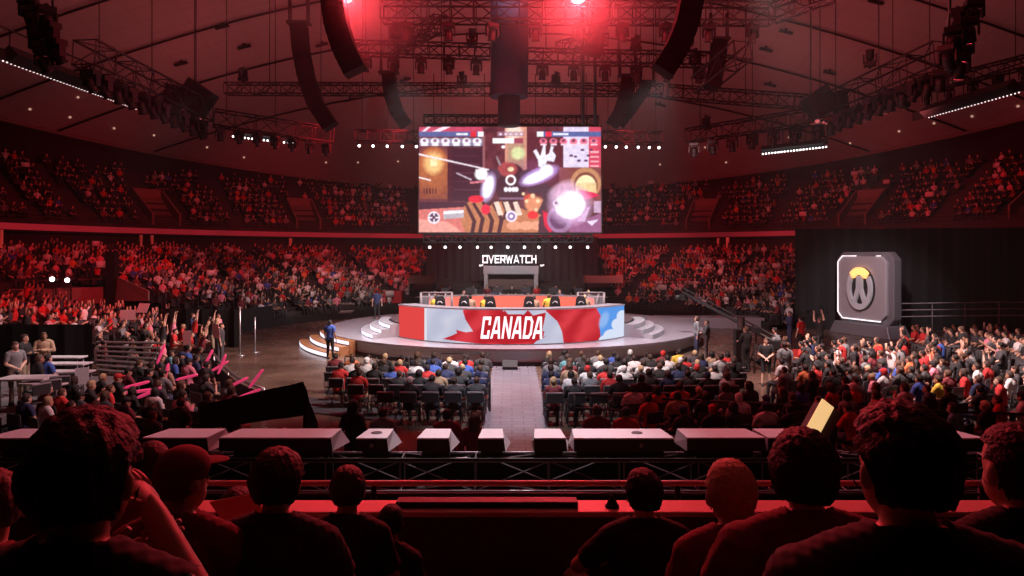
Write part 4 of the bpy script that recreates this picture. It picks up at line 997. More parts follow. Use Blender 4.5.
def make_person_meshes(J, vox, sleeve='short', hair='short', legs='long', name='t'):
    """returns dict of meshes: body, shirt, trousers, hair, shoes"""
    pel, nk, sp, L, lat, fw, hip, sh, w = seg_capsules(J)
    mb = MB(); segs = []
    def cap(lab, a, ra, b, rb): tapered(mb, a, ra, b, rb); segs.append((lab, Vector(a), ra, Vector(b), rb))
    def at(t): return pel+sp*L*t
    b_ = J.get('belly', 1.)
    rings = [(at(-.16), lat, fw, .10*w, .08), (at(-.08), lat, fw, .155*w, .11), (at(.08), lat, fw, .165*w, .12*b_), (at(.30), lat, fw, .145*w, .112*b_), (at(.55), lat, fw, .165*w, .122), (at(.76), lat, fw, .185*w, .118), (at(.88), lat, fw, .175*w, .098), (at(.96), lat, fw, .10*w, .075), (at(1.0), lat, fw, .06, .06)]
    mb.loft([(c-fw*.0, a, bb, rx, ry) for c, a, bb, rx, ry in rings])
    segs.append(('torso', at(-.05), .13, at(.82), .12)); segs.append(('torso', sh[0]+(sh[1]-sh[0])*.18-sp*.02, .07, sh[1]-(sh[1]-sh[0])*.18-sp*.02, .07)); segs.append(('pelvis', hip[0], .11, hip[1], .11))
    for s_, i_ in ((-1, 0), (1, 1)): cap('torso', at(1.0)+lat*s_*.02, .058, sh[i_]+sp*.012, .058)
    HM = head_local(J); hc = Vector(J['head']); 
    cap('neck', at(.93), .058, hc+HM @ Vector((0, -.02, -.07)), .052)
    HB = J.get('hs', 1.)
    mb.ell(hc+HM @ Vector((0, -.012, .02))*HB, (.077*HB, .098*HB, .100*HB), HM, nu=18, nv=12)
    mb.ell(hc+HM @ Vector((0, .022, -.045))*HB, (.058*HB, .070*HB, .075*HB), HM, nu=14, nv=10)
    mb.ell(hc+HM @ Vector((0, .095, -.022))*HB, (.013*HB, .018*HB, .024*HB), HM, nu=8, nv=6)
    mb.ell(hc+HM @ Vector((0, .080, -.072))*HB, (.024*HB, .014*HB, .012*HB), HM, nu=8, nv=6)
    for s in (-1, 1): mb.ell(hc+HM @ Vector((s*.080, -.008, -.012))*HB, (.011*HB, .020*HB, .033*HB), HM @ Matrix.Rotation(s*-.25, 3, 'Z'), nu=8, nv=8)
    segs.append(('head', hc+HM @ Vector((0, 0, .03))*HB, .09*HB, hc+HM @ Vector((0, .02, -.04))*HB, .075*HB))
    post = MB()
    for i, s in enumerate((-1, 1)):
        el, wr = J['arm'][i]; el = Vector(el); wr = Vector(wr)
        cap('uarm', sh[i], .062*w, el, .044); cap('farm', el, .044, wr, .028)
        cap('wrist', wr, .027, wr+(wr-el).normalized()*.03, .024)
        pn = J.get('palm', [(0, .2, -1), (0, .2, -1)])[i]
        hand(post, wr, (wr-el), pn, J.get('curl', .35), 1., s)
        kn, an = J['leg'][i]; kn = Vector(kn); an = Vector(an)
        cap('thigh', hip[i], .088*w, kn, .058); cap('shin', kn, .056, an, .038)
        fd = Vector(J.get('foot', [(0, 1, 0), (0, 1, 0)])[i])
        cap('foot', an+Vector((0, 0, -.045))-fd*.03, .036, an+fd*.15+Vector((0, 0, -.058)), .028)
    for s in (-1, 1): post.ell(hc+HM @ Vector((s*.030, .079, .004))*HB, (.012*HB, .008*HB, .007*HB), HM, nu=8, nv=6, mi=1)
    me = bpy.data.meshes.new('tmp'); me.from_pydata(mb.v, [], mb.f); ob = bpy.data.objects.new('tmp', me); COL.objects.link(ob)
    m = ob.modifiers.new('r', 'REMESH'); m.mode = 'VOXEL'; m.voxel_size = vox; m.use_smooth_shade = True
    m = ob.modifiers.new('s', 'SMOOTH'); m.factor = .5; m.iterations = 4 if vox > .011 else 6
    dg = bpy.context.evaluated_depsgraph_get(); ev = ob.evaluated_get(dg); em = bpy.data.meshes.new_from_object(ev)
    n = len(em.vertices); co = np.empty(n*3); em.vertices.foreach_get('co', co); co = co.reshape(-1, 3)
    no = np.empty(n*3); em.vertices.foreach_get('normal', no); no = no.reshape(-1, 3)
    nf = len(em.polygons); lt = np.empty(nf, int); em.polygons.foreach_get('loop_total', lt)
    if not (lt == 4).all():
        faces = [tuple(p.vertices) for p in em.polygons]
    else:
        fa = np.empty(nf*4, int); em.loops.foreach_get('vertex_index', fa); faces = fa.reshape(-1, 4)
    bpy.data.objects.remove(ob); bpy.data.meshes.remove(me)
    best = np.full(n, 9.); lab = np.zeros(n, int); tt = np.zeros(n); names = []
    for lb, a, ra, b, rb in segs:
        a_ = np.array(a); d = np.array(b)-a_; L2 = d @ d+1e-9; t = np.clip((co-a_) @ d/L2, 0, 1)
        dist = np.linalg.norm(co-(a_+t[:, None]*d), axis=1)-(ra+(rb-ra)*t)
        if lb not in names: names.append(lb)
        k = dist < best; best[k] = dist[k]; lab[k] = names.index(lb); tt[k] = t[k]
    isl = lambda s: lab == names.index(s)
    spn = np.array(sp); h_sp = (co-np.array(pel)) @ spn/L
    HMi = np.array(HM.transposed()); hl = (co-np.array(hc)) @ HMi.T/HB
    latd = np.abs((co-np.array(nk)) @ np.array(lat)); shirt = (isl('torso') & ((h_sp < .985) | (latd > .068))) | (isl('uarm') & (tt < (.75 if sleeve == 'short' else 2))) | (isl('pelvis') & (h_sp > .0))
    if sleeve == 'long': shirt |= isl('farm')
    if sleeve == 'none': shirt &= ~isl('uarm')
    fwd = (co-np.array(nk)) @ np.array(fw); shirt |= (isl('torso') | isl('neck')) & (h_sp < 1.05-np.clip(fwd, -.05, .1)*1.6)
    trs = isl('pelvis') | isl('thigh') | (isl('torso') & (h_sp < .10))
    if legs == 'long': trs |= isl('shin') & (tt < .97)
    shoe = isl('foot') | (isl('shin') & (tt >= .97))
    X_, Y_, Z_ = hl[:, 0], hl[:, 1], hl[:, 2]
    hr = isl('head') & ((Z_ > .062) | ((Y_ < .015) & (Z_ > -.035)) | ((Y_ < -.03) & (Z_ > -.07))) & ~((np.abs(X_) > .078) & (Z_ < .03))
    if hair in ('long', 'bob'): hr = (isl('head') & ((Z_ > .065) | (Y_ < .02)))
    hoff = {'short': .014, 'long': .022, 'bob': .026, 'buzz': .005, 'puffy': .024, 'cap': .012}[hair]
    out = {}
    def sub(mask, off, nm, extra=None, shade=True, noise=0):
        fsel = [f for f in faces if mask[f[0]] and mask[f[1]] and mask[f[2]] and mask[f[-1]]]
        if not fsel: return None
        idx = sorted(set(int(i) for f in fsel for i in f)); mp = {v: i for i, v in enumerate(idx)}
        oo = off*np.ones(len(idx))
        if noise:
            c = co[idx]; oo = off+noise*(np.sin(c[:, 0]*190+c[:, 2]*90)*np.sin(c[:, 1]*160-c[:, 2]*70)+.6*np.sin(c[:, 2]*60+c[:, 0]*35))/1.6
        vs = co[idx]+no[idx]*oo[:, None]
        b = MB(); b.v = [tuple(v) for v in vs]; b.f = [tuple(mp[int(i)] for i in f) for f in fsel]; b.m = [0]*len(b.f); b.sm = [True]*len(b.f)
        if extra: o_ = len(b.v); b.v += extra.v; b.f += [tuple(i+o_ for i in f) for f in extra.f]; b.m += extra.m; b.sm += extra.sm
        mm = bpy.data.meshes.new(nm); mm.from_pydata(b.v, [], b.f); mm.polygons.foreach_set('use_smooth', b.sm); mm.update(); return mm
    fe = [tuple(int(i) for i in f) for f in faces]; o_ = len(co)
    bm_ = bpy.data.meshes.new('body'); bm_.from_pydata([tuple(v) for v in co]+post.v, [], fe+[tuple(i+o_ for i in f) for f in post.f])
    bm_.polygons.foreach_set('use_smooth', [True]*len(bm_.polygons))
    bm_.materials.append(MS[0]); bm_.materials.append(M_eye)
    bm_.polygons.foreach_set('material_index', [0]*len(fe)+post.m); bm_.update(); out['body'] = bm_
    out['shirt'] = sub(shirt, .016, 'shirt', noise=.004)
    out['trousers'] = sub(trs, .011, 'trousers', noise=.002)
    out['shoes'] = sub(shoe, .008, 'shoes')
    ex = None
    if hair in ('long', 'bob'):
        ex = MB(); ln = .34 if hair == 'long' else .12
        dn = -sp if hair == 'long' else Vector((0, 0, -1))
        c0 = hc+HM @ Vector((0, -.045, .02))*HB
        ex.loft([(c0+HM @ Vector((0, -.02, .05)), (1, 0, 0), (0, 1, 0), .06, .045), (c0, (1, 0, 0), (0, 1, 0), .095, .062), (hc+Vector((0, -.05, -.08)), (1, 0, 0), (0, 1, 0), .10, .06), (hc+Vector((0, -.085, -.08))+dn*ln*.5, (1, 0, 0), (0, 1, 0), .105, .045), (hc+Vector((0, -.11, -.08))+dn*ln, (1, 0, 0), (0, 1, 0), .07, .02)])
    if hair == 'cap':
        ex = MB(); c0 = hc+HM @ Vector((0, .11, .06))*HB; ex.ell(c0, (.07*HB, .075*HB, .008*HB), HM, nu=14, nv=6)
        ex.ell(hc+HM @ Vector((0, -.008, .055))*HB, (.088*HB, .108*HB, .085*HB), HM, nu=16, nv=10)
    out['hair'] = sub(hr, hoff*HB, 'hair', ex, noise=(.007 if hair == 'puffy' else .004) if hair not in ('buzz', 'cap') else 0)
    bpy.data.meshes.remove(em)
    return out
for k_ in (): pass

def seated(lean=.12, arms='lap', yaw=0, nod=0, build=1., **k):
    pel = (0, .0, .53); d = Vector((0, math.sin(lean), math.cos(lean))); nk = Vector(pel)+d*.52
    hd = Vector(pel)+d*.605+Vector((0, .035, .035))
    A = {'lap': (((-.26, .06, .74), (-.13, .28, .63)), ((.26, .06, .74), (.13, .28, .63))),
         'phone': (((-.24, .14, .76), (-.07, .34, .86)), ((.24, .14, .76), (.07, .34, .86))),
         'up': (((-.30, .12, 1.16), (-.24, .16, 1.42)), ((.30, .12, 1.16), (.26, .14, 1.42))),
         'oneup': (((-.26, .06, .74), (-.13, .28, .63)), ((.30, .14, 1.14), (.24, .2, 1.4))),
         'fold': (((-.25, .10, .78), (.06, .22, .80)), ((.25, .10, .77), (-.06, .24, .76))),
         'clap': (((-.24, .16, .78), (-.035, .34, .97)), ((.24, .16, .78), (.035, .34, .97)))}[arms]
    pal = {'clap': [(1, 0, 0), (-1, 0, 0)], 'up': [(0, 1, 0), (0, 1, 0)], 'oneup': [(0, .2, -1), (0, 1, 0)]}.get(arms, [(0, .2, -1), (0, .2, -1)])
    dy = d.y*.3
    A = tuple(tuple((p[0]*build, p[1]+(dy if q == 0 else dy*.5), p[2]) for q, p in enumerate(ar)) for ar in A)
    J = dict(pel=pel, neck=tuple(nk), head=tuple(hd), arm=A, palm=pal, yaw=yaw, nod=nod, build=build,
             leg=(((-.13, .42, .51), (-.13, .46, .10)), ((.13, .42, .51), (.14, .44, .10))))
    J.update(k); return J
def standing(arms='down', yaw=0, nod=0, lean=0, build=1., **k):
    pel = (0, 0, .95); d = Vector((0, math.sin(lean), math.cos(lean))); nk = Vector(pel)+d*.51
    hd = Vector(pel)+d*.605+Vector((0, .02, .035))
    A = {'down': (((-.25, -.02, 1.14), (-.27, .05, .89)), ((.25, -.02, 1.14), (.27, .05, .89))),
         'front': (((-.25, .02, 1.14), (-.04, .2, 1.02)), ((.25, .02, 1.14), (.04, .2, 1.00))),
         'up': (((-.28, .06, 1.62), (-.22, .12, 1.88)), ((.28, .06, 1.62), (.24, .10, 1.88))),
         'fold': (((-.25, .06, 1.16), (.06, .2, 1.2)), ((.25, .06, 1.15), (-.06, .22, 1.16)))}[arms]
    J = dict(pel=pel, neck=tuple(nk), head=tuple(hd), arm=A, yaw=yaw, nod=nod, build=build,
             leg=(((-.11, .02, .50), (-.12, -.01, .09)), ((.11, .04, .50), (.13, .02, .09))))
    if arms == 'up': J['palm'] = [(0, 1, 0), (0, 1, 0)]
    J.update(k); return J

TPL = {}
def template(key, J, vox=.0145, **k): TPL[key] = make_person_meshes(J, vox, name=key, **k)
template('s_lap', seated(.10), hair='short')
template('s_long', seated(.14, 'lap', yaw=.3, build=.9), hair='long', sleeve='long')
template('s_phone', seated(.22, 'phone', nod=-.35), hair='short', sleeve='long')
template('s_fold', seated(.02, 'fold', yaw=-.35), hair='cap', sleeve='short')
template('s_clap', seated(.12, 'clap', yaw=.15), hair='puffy', sleeve='short')
template('s_bob', seated(.08, 'lap', yaw=-.2, build=.9), hair='bob', sleeve='short')
template('s_up', seated(.05, 'up'), hair='short', sleeve='short')
template('s_oneup', seated(.05, 'oneup', yaw=.2), hair='long', sleeve='short')
template('t_down', standing('down'), hair='short', sleeve='short')
template('t_short', standing('front', nod=-.1), hair='short', sleeve='short', legs='short')
template('t_fold', standing('fold', yaw=.3), hair='short', sleeve='long')
template('t_up', standing('up'), hair='short', sleeve='short')
template('t_long', standing('down', yaw=-.2, build=.9), hair='long', sleeve='long')
template('s_big', seated(.16, 'lap', build=1.12, belly=1.15), hair='buzz', sleeve='short')
POSEW = {'s_lap': 'seated', 's_long': 'seated long-haired', 's_phone': 'seated person bent over a phone', 's_fold': 'seated', 's_clap': 'seated clapping', 's_bob': 'seated', 's_up': 'cheering', 's_oneup': 'waving', 't_down': 'standing', 't_short': 'standing', 't_fold': 'standing', 't_up': 'standing cheering', 't_long': 'standing long-haired', 's_big': 'seated'}
def place_person(tp, loc, rz, shirt, hair, skin, legs, label, group=None, s=1., T=None):
    T = T or TPL[tp]
    o = bpy.data.objects.new('person', T['body']); COL.objects.link(o); o.location = loc; o.rotation_euler.z = rz; o.scale = (s, s, s)
    o.material_slots[0].link = 'OBJECT'; o.material_slots[0].material = MS[skin]
    tag(o, label, 'person', group)
    for nm, m in (('hair', MH[hair] if hair in MH else MC[hair]), ('shirt', MC[shirt]), ('trousers', LEGM[legs]), ('shoes', M_shoe)):
        me = T[nm]
        if me is None: continue
        if not me.materials: me.materials.append(M_shoe)
        c = bpy.data.objects.new('cap' if nm == 'hair' and tp == 's_fold' else nm, me); COL.objects.link(c); c.parent = o
        c.material_slots[0].link = 'OBJECT'; c.material_slots[0].material = m
    return o

# folding chair
def folding_chair():
    e = empty('folding_chair')
    pad = mat('black_chair_pad', (.02, .02, .022), .5); fr = mat('dark_chair_frame', (.10, .10, .11), .35, .6)
    mb = MB(); mb.box((0, .02, .435), (.42, .40, .035)); mb.build('seat', pad, e, bevel=.012)
    mb = MB(); mb.box((0, -.21, .76), (.42, .03, .26), M=None); mb.build('backrest', mat('dark_chair_back', (.035, .035, .04), .5), e, bevel=.012)
    mb = MB(); mb.box((0, -.21, .90), (.44, .04, .035)); mb.build('top_bar', mat('grey_chair_bar', (.38, .37, .40), .4), e)
    for s in (-1, 1):
        mb = MB(); mb.tube([(s*.22, -.21, .88), (s*.22, -.16, .44), (s*.22, .22, .01)], .013, 5); mb.build('leg', fr, e)
        mb = MB(); mb.tube([(s*.205, .17, .42), (s*.205, -.22, .01)], .013, 5); mb.build('leg', fr, e)
    return e
fc0 = folding_chair(); NCH = 0
def place_chair(x, y, rz, label, group, z=0):
    global NCH
    c = fc0 if NCH == 0 else copy_tree(fc0); NCH += 1
    c.location = (x, y, z); c.rotation_euler.z = rz; tag(c, label, 'chair', group)

PEOPLE = []   # dict(x,y,z,rz,tp,shirt,hair,skin,legs,label,group,s,keep)
def wpick(d): 
    ks = list(d); return random.choices(ks, [d[k] for k in ks])[0]
SH_FLOOR = dict(black=40, charcoal=22, grey=10, white=9, red=8, blue=5, navy=7, orange=3, maroon=3, teal=2, tan=2, yellow=2)
SH_RIGHT = dict(black=30, charcoal=18, grey=9, white=16, red=16, blue=5, navy=5, orange=4, maroon=4, teal=3, tan=4, yellow=3, pink=3, purple=3)
SH_PINK = dict(black=40, charcoal=18, grey=8, white=8, red=6, pink=6, navy=5, blue=3, maroon=5, teal=3, tan=4)
HR = {'black': 30, 'dark brown': 34, 'brown': 20, 'blond': 8}
def facing(x, y, tx, ty): return math.atan2(-(tx-x), ty-y)
SEQ = ['s_lap', 's_phone', 's_lap', 's_fold', 's_long', 's_lap', 's_bob', 's_clap', 's_big', 's_lap', 's_fold', 's_long']
def person(x, y, z=0, tp=None, shirt=None, hair=None, desc=None, where='', group=None, pal=SH_FLOOR, rz=None, jit=.12, legs=None, keep=False, s=None, skin=None, chair=None):
    tp = tp or random.choice(SEQ); shirt = shirt or wpick(pal); hair = hair or wpick(HR)
    if tp == 's_fold' and hair in HR: hair = random.choice(['black', 'red', 'white', 'navy']) if random.random() < .8 else 'black'
    rz = (facing(x, y, 0, 35) if rz is None else rz)+random.uniform(-jit, jit)
    hw = {'s_fold': hair+' cap', 's_big': 'cropped '+hair+' hair'}.get(tp, hair+' hair')
    pose = {'s_phone': 'leaning', 's_clap': 'clapping', 's_up': 'cheering', 's_oneup': 'waving', 't_up': 'cheering'}.get(tp, 'standing' if tp[0] == 't' else 'seated')
    lab = desc or '%s person in %s top, %s, %s' % (pose, shirt, hw, where)
    PEOPLE.append(dict(x=x, y=y, z=z, rz=rz, tp=tp, shirt=shirt, hair=hair, skin=random.choice([0, 0, 1, 2, 3]) if skin is None else skin, legs=legs or random.choice(['dark', 'denim', 'black', 'dark', 'khaki']), label=lab, group=group, s=s or random.uniform(.96, 1.04), keep=keep, where=where))

# --- seat block by the wooden steps
LB_rows = [(22.2, -5.75, -.95, 10), (21.1, -5.5, -.95, 10), (20.1, -5.1, -.95, 9), (19.1, -4.3, -.95, 7), (18.1, -3.3, -.95, 5)]
force = {(0,0):('s_lap','maroon'), (0,1):('s_lap','orange'), (0,2):('s_big','grey'), (0,3):('s_lap','black'), (0,5):('s_bob','charcoal'), (0,6):('s_lap','navy'), (0,7):('s_big','white'),
         (1,2):('s_fold','white'), (1,3):('s_lap','black'), (1,5):('s_lap','white'), (1,6):('s_big','blue'), (1,7):('s_phone','charcoal'), (2,1):('s_lap','black'), (2,3):('s_lap','blue'), (2,5):('s_lap','red'), (2,6):('s_big','navy'), (3,1):('s_lap','black'), (3,2):('s_big','charcoal')}
for k, (Y, x0, x1, n) in enumerate(LB_rows):
    for i in range(n):
        x = x0+(x1-x0)*i/(n-1); w = '%s row, %s seat, step-side block' % (ORD[k], ORD[n-1-i])
        rz = facing(x, Y, 0, 38)*.5
        place_chair(x, Y, rz, 'folding chair with grey back, %s' % w, 'folding chairs of the step-side floor block')
        if (k, i) in ((1, 0), (3, 1), (2, 4), (4, 0)): continue
        f = force.get((k, i), (None, None)); person(x, Y-.02, 0, f[0], f[1], where=w, group='audience in the floor block by the wooden steps', rz=rz, keep=True)
# --- seat block on the other side of the aisle
RB_rows = [(23.0, 1.25, 7.3, 12), (22.0, 1.25, 7.2, 12), (21.0, 1.2, 6.9, 11), (20.0, 1.15, 6.5, 11), (19.0, 1.1, 6.0, 10), (18.0, 1.1, 4.0, 6)]
force = {(0,0):('s_long','black'), (0,1):('s_bob','charcoal'), (0,2):('s_lap','charcoal'), (0,4):('s_lap','blue'), (1,0):('s_lap','black'), (1,1):('s_long','teal'), (1,3):('s_lap','white'), (1,5):('s_big','white'), (1,7):('s_lap','white'),
         (2,2):('s_lap','black'), (2,3):('s_lap','charcoal'), (2,4):('s_bob','white'), (3,0):('s_lap','navy'), (3,1):('s_long','tan'), (3,2):('s_fold','white'), (3,3):('s_lap','red'), (3,5):('s_phone','black'), (3,6):('s_big','black'), (3,7):('s_lap','navy'), (2,5):('s_lap','white'),
         (4,0):('s_lap','navy'), (4,1):('s_long','white'), (4,2):('s_lap','grey'), (4,3):('s_lap','red'), (4,5):('s_lap','charcoal')}
for k, (Y, x0, x1, n) in enumerate(RB_rows):
    for i in range(n):
        x = x0+(x1-x0)*i/(n-1); w = '%s row, %s seat, crane-side block' % (ORD[k], ORD[i])
        rz = facing(x, Y, 0, 38)*.5
        place_chair(x, Y, rz, 'folding chair with grey back, %s' % w, 'folding chairs of the crane-side floor block')
        if k == 5 and i in (2, 5): continue
        if k == 4 and i in (4,): continue
        f = force.get((k, i), (None, None)); person(x, Y-.02, 0, f[0], f[1], where=w, group='audience in the floor block by the crane', rz=rz, keep=True)
# --- big right crowd: arcs around the stage
cnt = 0
for k in range(15):
    r = 13.2+.98*k; nn = int(r*R(70)/.66); si = 0
    for i in range(nn):
        ph = R(22)+R(70)*i/nn; x = r*math.sin(ph); y = 36-r*math.cos(ph)
        if not (14.8 < y < 36.5) or x > .80*y: continue
        if y > 21.2 and x < 9.9: continue
        if y <= 21.2 and x < 7.9 or y < 17.7: continue
        if random.random() < .07: continue
        if x > 18.0 and y > 33.5 or y > (26.8 if x/y < .575 else 31.5): continue
        si += 1; x += random.uniform(-.12, .12); y += random.uniform(-.12, .12)
        lit = y > 19.5
        tp = random.choice(SEQ+['s_up', 's_oneup', 't_down'] if lit else SEQ)
        if tp == 't_down' and random.random() < .6: tp = 's_lap'
        w = '%s row, %s place, emblem-side crowd' % (ORD[k], ORD[min(si-1, 38)])
        person(x, y, .0 if k < 11 else .12*(k-10), tp, where=w, group='crowd on the emblem side of the floor', pal=SH_RIGHT, jit=.35)
# near dark rows just beyond the boxes
for k, (Y, x0, x1, n) in enumerate(((16.9, 2.9, 11.6, 15), (15.8, 3.2, 11.8, 14), (14.7, 3.6, 10.9, 13))):
    for i in range(n):
        if random.random() < .12: continue
        person(x0+(x1-x0)*i/(n-1)+random.uniform(-.12, .12), Y+random.uniform(-.15, .15), 0, where='%s dim row, %s place beyond boxes' % (ORD[2-k], ORD[i]), group='dim rows just beyond the balcony boxes', pal=SH_RIGHT, jit=.25)
# --- near left stand with cheer sticks
def nz_(r): return .15+.15*min(8, max(0, int((r-17.6)/.8667)))
STK = []
for k in range(9):
    r = 18.05+.8667*k; a0, a1 = (97, 166)
    nn = int(r*R(a1-a0)/.78); si = 0
    for i in range(nn):
        th = a0+(a1-a0)*i/nn; q = ring_pt(r, th, 0)
        if q.y < 13.2 or abs(q.x) > .77*q.y or 119 < th < 123 or (th >= 123 and 512+F*q.x/q.y > 203+.85*(F*3.2/q.y-95)): continue
        if q.x < -11.9 and q.y < 24.2: continue            # raised table platform
        if 25.2 > q.y > 23.2 and q.x < -11.8: continue      # empty bench strip
        if random.random() < .16: continue
        si += 1
        up = q.y > 26 and q.x < -12.5
        tp = random.choice(['s_up', 's_oneup', 't_up', 's_clap', 's_lap'] if up and random.random() < .6 else SEQ)
        far = q.y > 26
        person(q.x, q.y, nz_(r) if th < 120 else 0, tp, where='%s tier, %s place, pink-stick stand' % (ORD[k], ORD[si-1]) , group='cheering crowd in the near left stand', pal=dict(SH_PINK, white=16, pink=10, red=10) if far else SH_PINK, jit=.3)
        if not far and len(STK) < 13 and random.random() < .45: STK.append((q.x, q.y, nz_(r), th))
k_ = 0
for Y in (32.3, 31.3, 30.3, 29.3, 28.3):
    n_ = 6; k_ += 1
    for i in range(n_):
        x = -15.1+i*.6+random.uniform(-.12, .12)
        if x/Y > -.425 or random.random() < .1: continue
        person(x, Y+random.uniform(-.15, .15), 0, random.choice(['t_up', 't_up', 't_down', 't_long', 's_up', 's_lap', 't_fold']), where='%s file, %s place before low drape' % (ORD[k_-1], ORD[i]), group='standing cheerers before the low black drape', pal=dict(SH_PINK, white=10, pink=10, red=10, maroon=8), jit=.4, keep=True)
# --- crowd behind the drape below the red parapet
for k in range(4):
    for i in range(26):
        x = -27+i*.62+random.uniform(-.1, .1); y = 32.0+k*.95
        if x > -17.5 or abs(x) > .79*y or random.random() < .1: continue
        person(x, y, nz_(math.hypot(x, y-38)) if math.hypot(x, y-38) < 25.4 else 1.5, where='%s bench, %s place under red parapet' % (ORD[k], ORD[i]), group='crowd under the red parapet', pal=dict(SH_PINK, red=20, maroon=10), rz=facing(x, y, 0, 33), jit=.3)

# --- individuals
def stand_at(px, feet, **k):
    Y = F*EYE/(feet-HZ); person(PX(px, Y), Y, 0, **k)
person(PX(330, 29.5), 29.5, 0, 't_down', 'blue', 'black', desc='standing person in blue shirt on the floor by the wooden steps', rz=-.3, keep=True, legs='black', skin=2)
person(PX(377, 40.5), 40.5, .71, 't_down', 'navy', 'black', desc='standing person in navy shirt on the stage before the red boxed platform', rz=.2, keep=True, legs='black')
stand_at(766, 386, tp='t_short', shirt='black', hair='brown', desc='standing crew person in black shirt and shorts, hands folded, near the crane', rz=2.9, keep=True, legs='black', skin=3)
person(PX(784, 21.6), 21.6, 0, 't_down', 'grey', 'dark brown', desc='standing person in grey t-shirt seen from behind near the crane', rz=.3, keep=True, legs='dark', s=1.03)
person(PX(721, 20.2), 20.2, 0, 't_down', 'white', 'dark brown', desc='standing person in white jersey at the outer corner of the floor block', rz=.2, keep=True, s=.92, legs='khaki')
person(PX(707, 29.5), 29.5, 0, 't_fold', 'charcoal', 'dark brown', desc='standing person in charcoal top beside the stage rim near the crane', rz=1.2, keep=True)
person(PX(697, 30.5), 30.5, 0, 't_long', 'grey', 'brown', desc='standing person in grey top with long hair beside the stage rim', rz=1.6, keep=True)
person(PX(746, 26.2), 26.2, 0, 't_fold', 'black', 'brown', desc='camera operator in black standing behind the crane column', rz=.4, keep=True)
person(PX(820, 30), 30, 0, 't_up', 'black', 'brown', desc='standing person in black raising both hands before the emblem board', rz=.5, keep=True)
person(PX(801, 31), 31, 0, 't_down', 'red', 'black', desc='standing person in red before the black drape next to the emblem board', rz=.5, keep=True)
person(PX(790, 33.5), 33.5, 0, 't_fold', 'navy', 'black', desc='standing person in navy beside the grey walkway end', rz=1.5, keep=True)
# people behind the stage
for i, (px, sh, tp) in enumerate(((442, 'charcoal', 't_down'), (449, 'black', 't_down'), (473, 'grey', 't_fold'), (487, 'maroon', 't_down'), (497, 'white', 't_fold'), (512, 'black', 't_down'), (525, 'navy', 't_down'), (537, 'red', 't_down'), (556, 'grey', 't_fold'), (575, 'black', 't_down'))):
    person(PX(px, 55), 55+.3*(i % 2), 0, tp, sh, desc='standing person in %s top behind the stage, %s from the brown platform' % (sh, ORD[i]), group='people standing before the backdrop', rz=PI+random.uniform(-.4, .4), keep=True, s=1.2)
# near team seen from behind and far team facing us
for i, (px, w) in enumerate(CH):
    person(PX(px, 31.2)+(.24 if i % 2 else -.24), 31.75 if not 2 <= i <= 3 else 31.3, 1.36, 's_lap' if i != 2 else 's_clap', 'tan' if i % 2 else 'yellow', desc='player in %s jersey in the chair %s of the near desk' % ('tan' if i % 2 else 'yellow', w), group='near team at the desk', rz=PI*0+random.uniform(-.1, .1), keep=True)
for i in range(6):
    t = -44+i*17.6; x = DX+6.35*math.sin(R(t)); y = DY+5.6*math.cos(R(t))
    person(x, y, 1.2, 's_lap', 'black' if i % 2 else 'navy', desc='player facing the hall behind the far desk, %s from the red end' % ORD[i], group='far team at the desk', rz=PI-R(t)*.6, keep=True)
# platform group on the near left
person(PX(15, 18.4), 18.4, .46, 't_short', 'grey', 'brown', desc='standing man in grey t-shirt and khaki shorts on the raised platform', rz=-1.9, keep=True, legs='khaki', skin=3)
person(PX(24, 19.8), 19.8, .46, 't_fold', 'black', 'dark brown', desc='person in black standing behind the man in khaki shorts', rz=-1.4, keep=True)
person(PX(44, 20.6), 20.6, .46, 't_fold', 'tan', 'brown', desc='heavy person in tan camouflage top at the white table', rz=-2.6, keep=True, legs='dark', skin=2, s=1.0)
person(PX(45, 18.7), 18.7, .46, 's_lap', 'blue', 'black', desc='seated person in bright blue shirt at the white table', rz=-.4, keep=True)
person(PX(28, 18.2), 18.5, .46, 's_lap', 'black', 'brown', desc='seated person in black between khaki shorts man and blue shirt', rz=-.6, keep=True)
# people standing just beyond the balcony boxes
for (px, py, Y, sh, hr, tp, d) in ((353, 401, 11.5, 'black', 'black', 't_long', 'long-haired person in black seen behind the second box past the low drape'), (383, 402, 10.8, 'grey', 'dark brown', 't_down', 'person in grey-pink shirt standing behind the box with an oval port'),
      (447, 407, 11.8, 'maroon', 'black', 't_down', 'dark figure standing behind the aisle-side boxes, the larger head'), (475, 414, 11.8, 'maroon', 'brown', 't_long', 'dark figure standing behind the aisle-side boxes, the smaller head'),
      (597, 402, 12.5, 'maroon', 'dark brown', 't_fold', 'dark figure in maroon behind the long box with an oval port'), (626, 402, 12.2, 'red', 'black', 't_down', 'dark figure in red behind the long box, nearer the tilted yellow-lit box')):
    Y = F*2.75/(py-HZ)
    person(PX(px, Y), Y, 0, tp, sh, hr, desc=d, rz=random.uniform(-.3, .3), keep=True)
# ------------------------------------------------------------------ individual people: the nearest 270, the rest go into the far crowd mesh
for p in PEOPLE: p['d'] = math.hypot(p['x'], p['y'])
pk = [p for p in PEOPLE if p['keep']]; rest = sorted([p for p in PEOPLE if not p['keep']], key=lambda p: p['d'])
NIND = 286
ind = pk+rest[:max(0, NIND-len(pk))]; far_people = rest[max(0, NIND-len(pk)):]
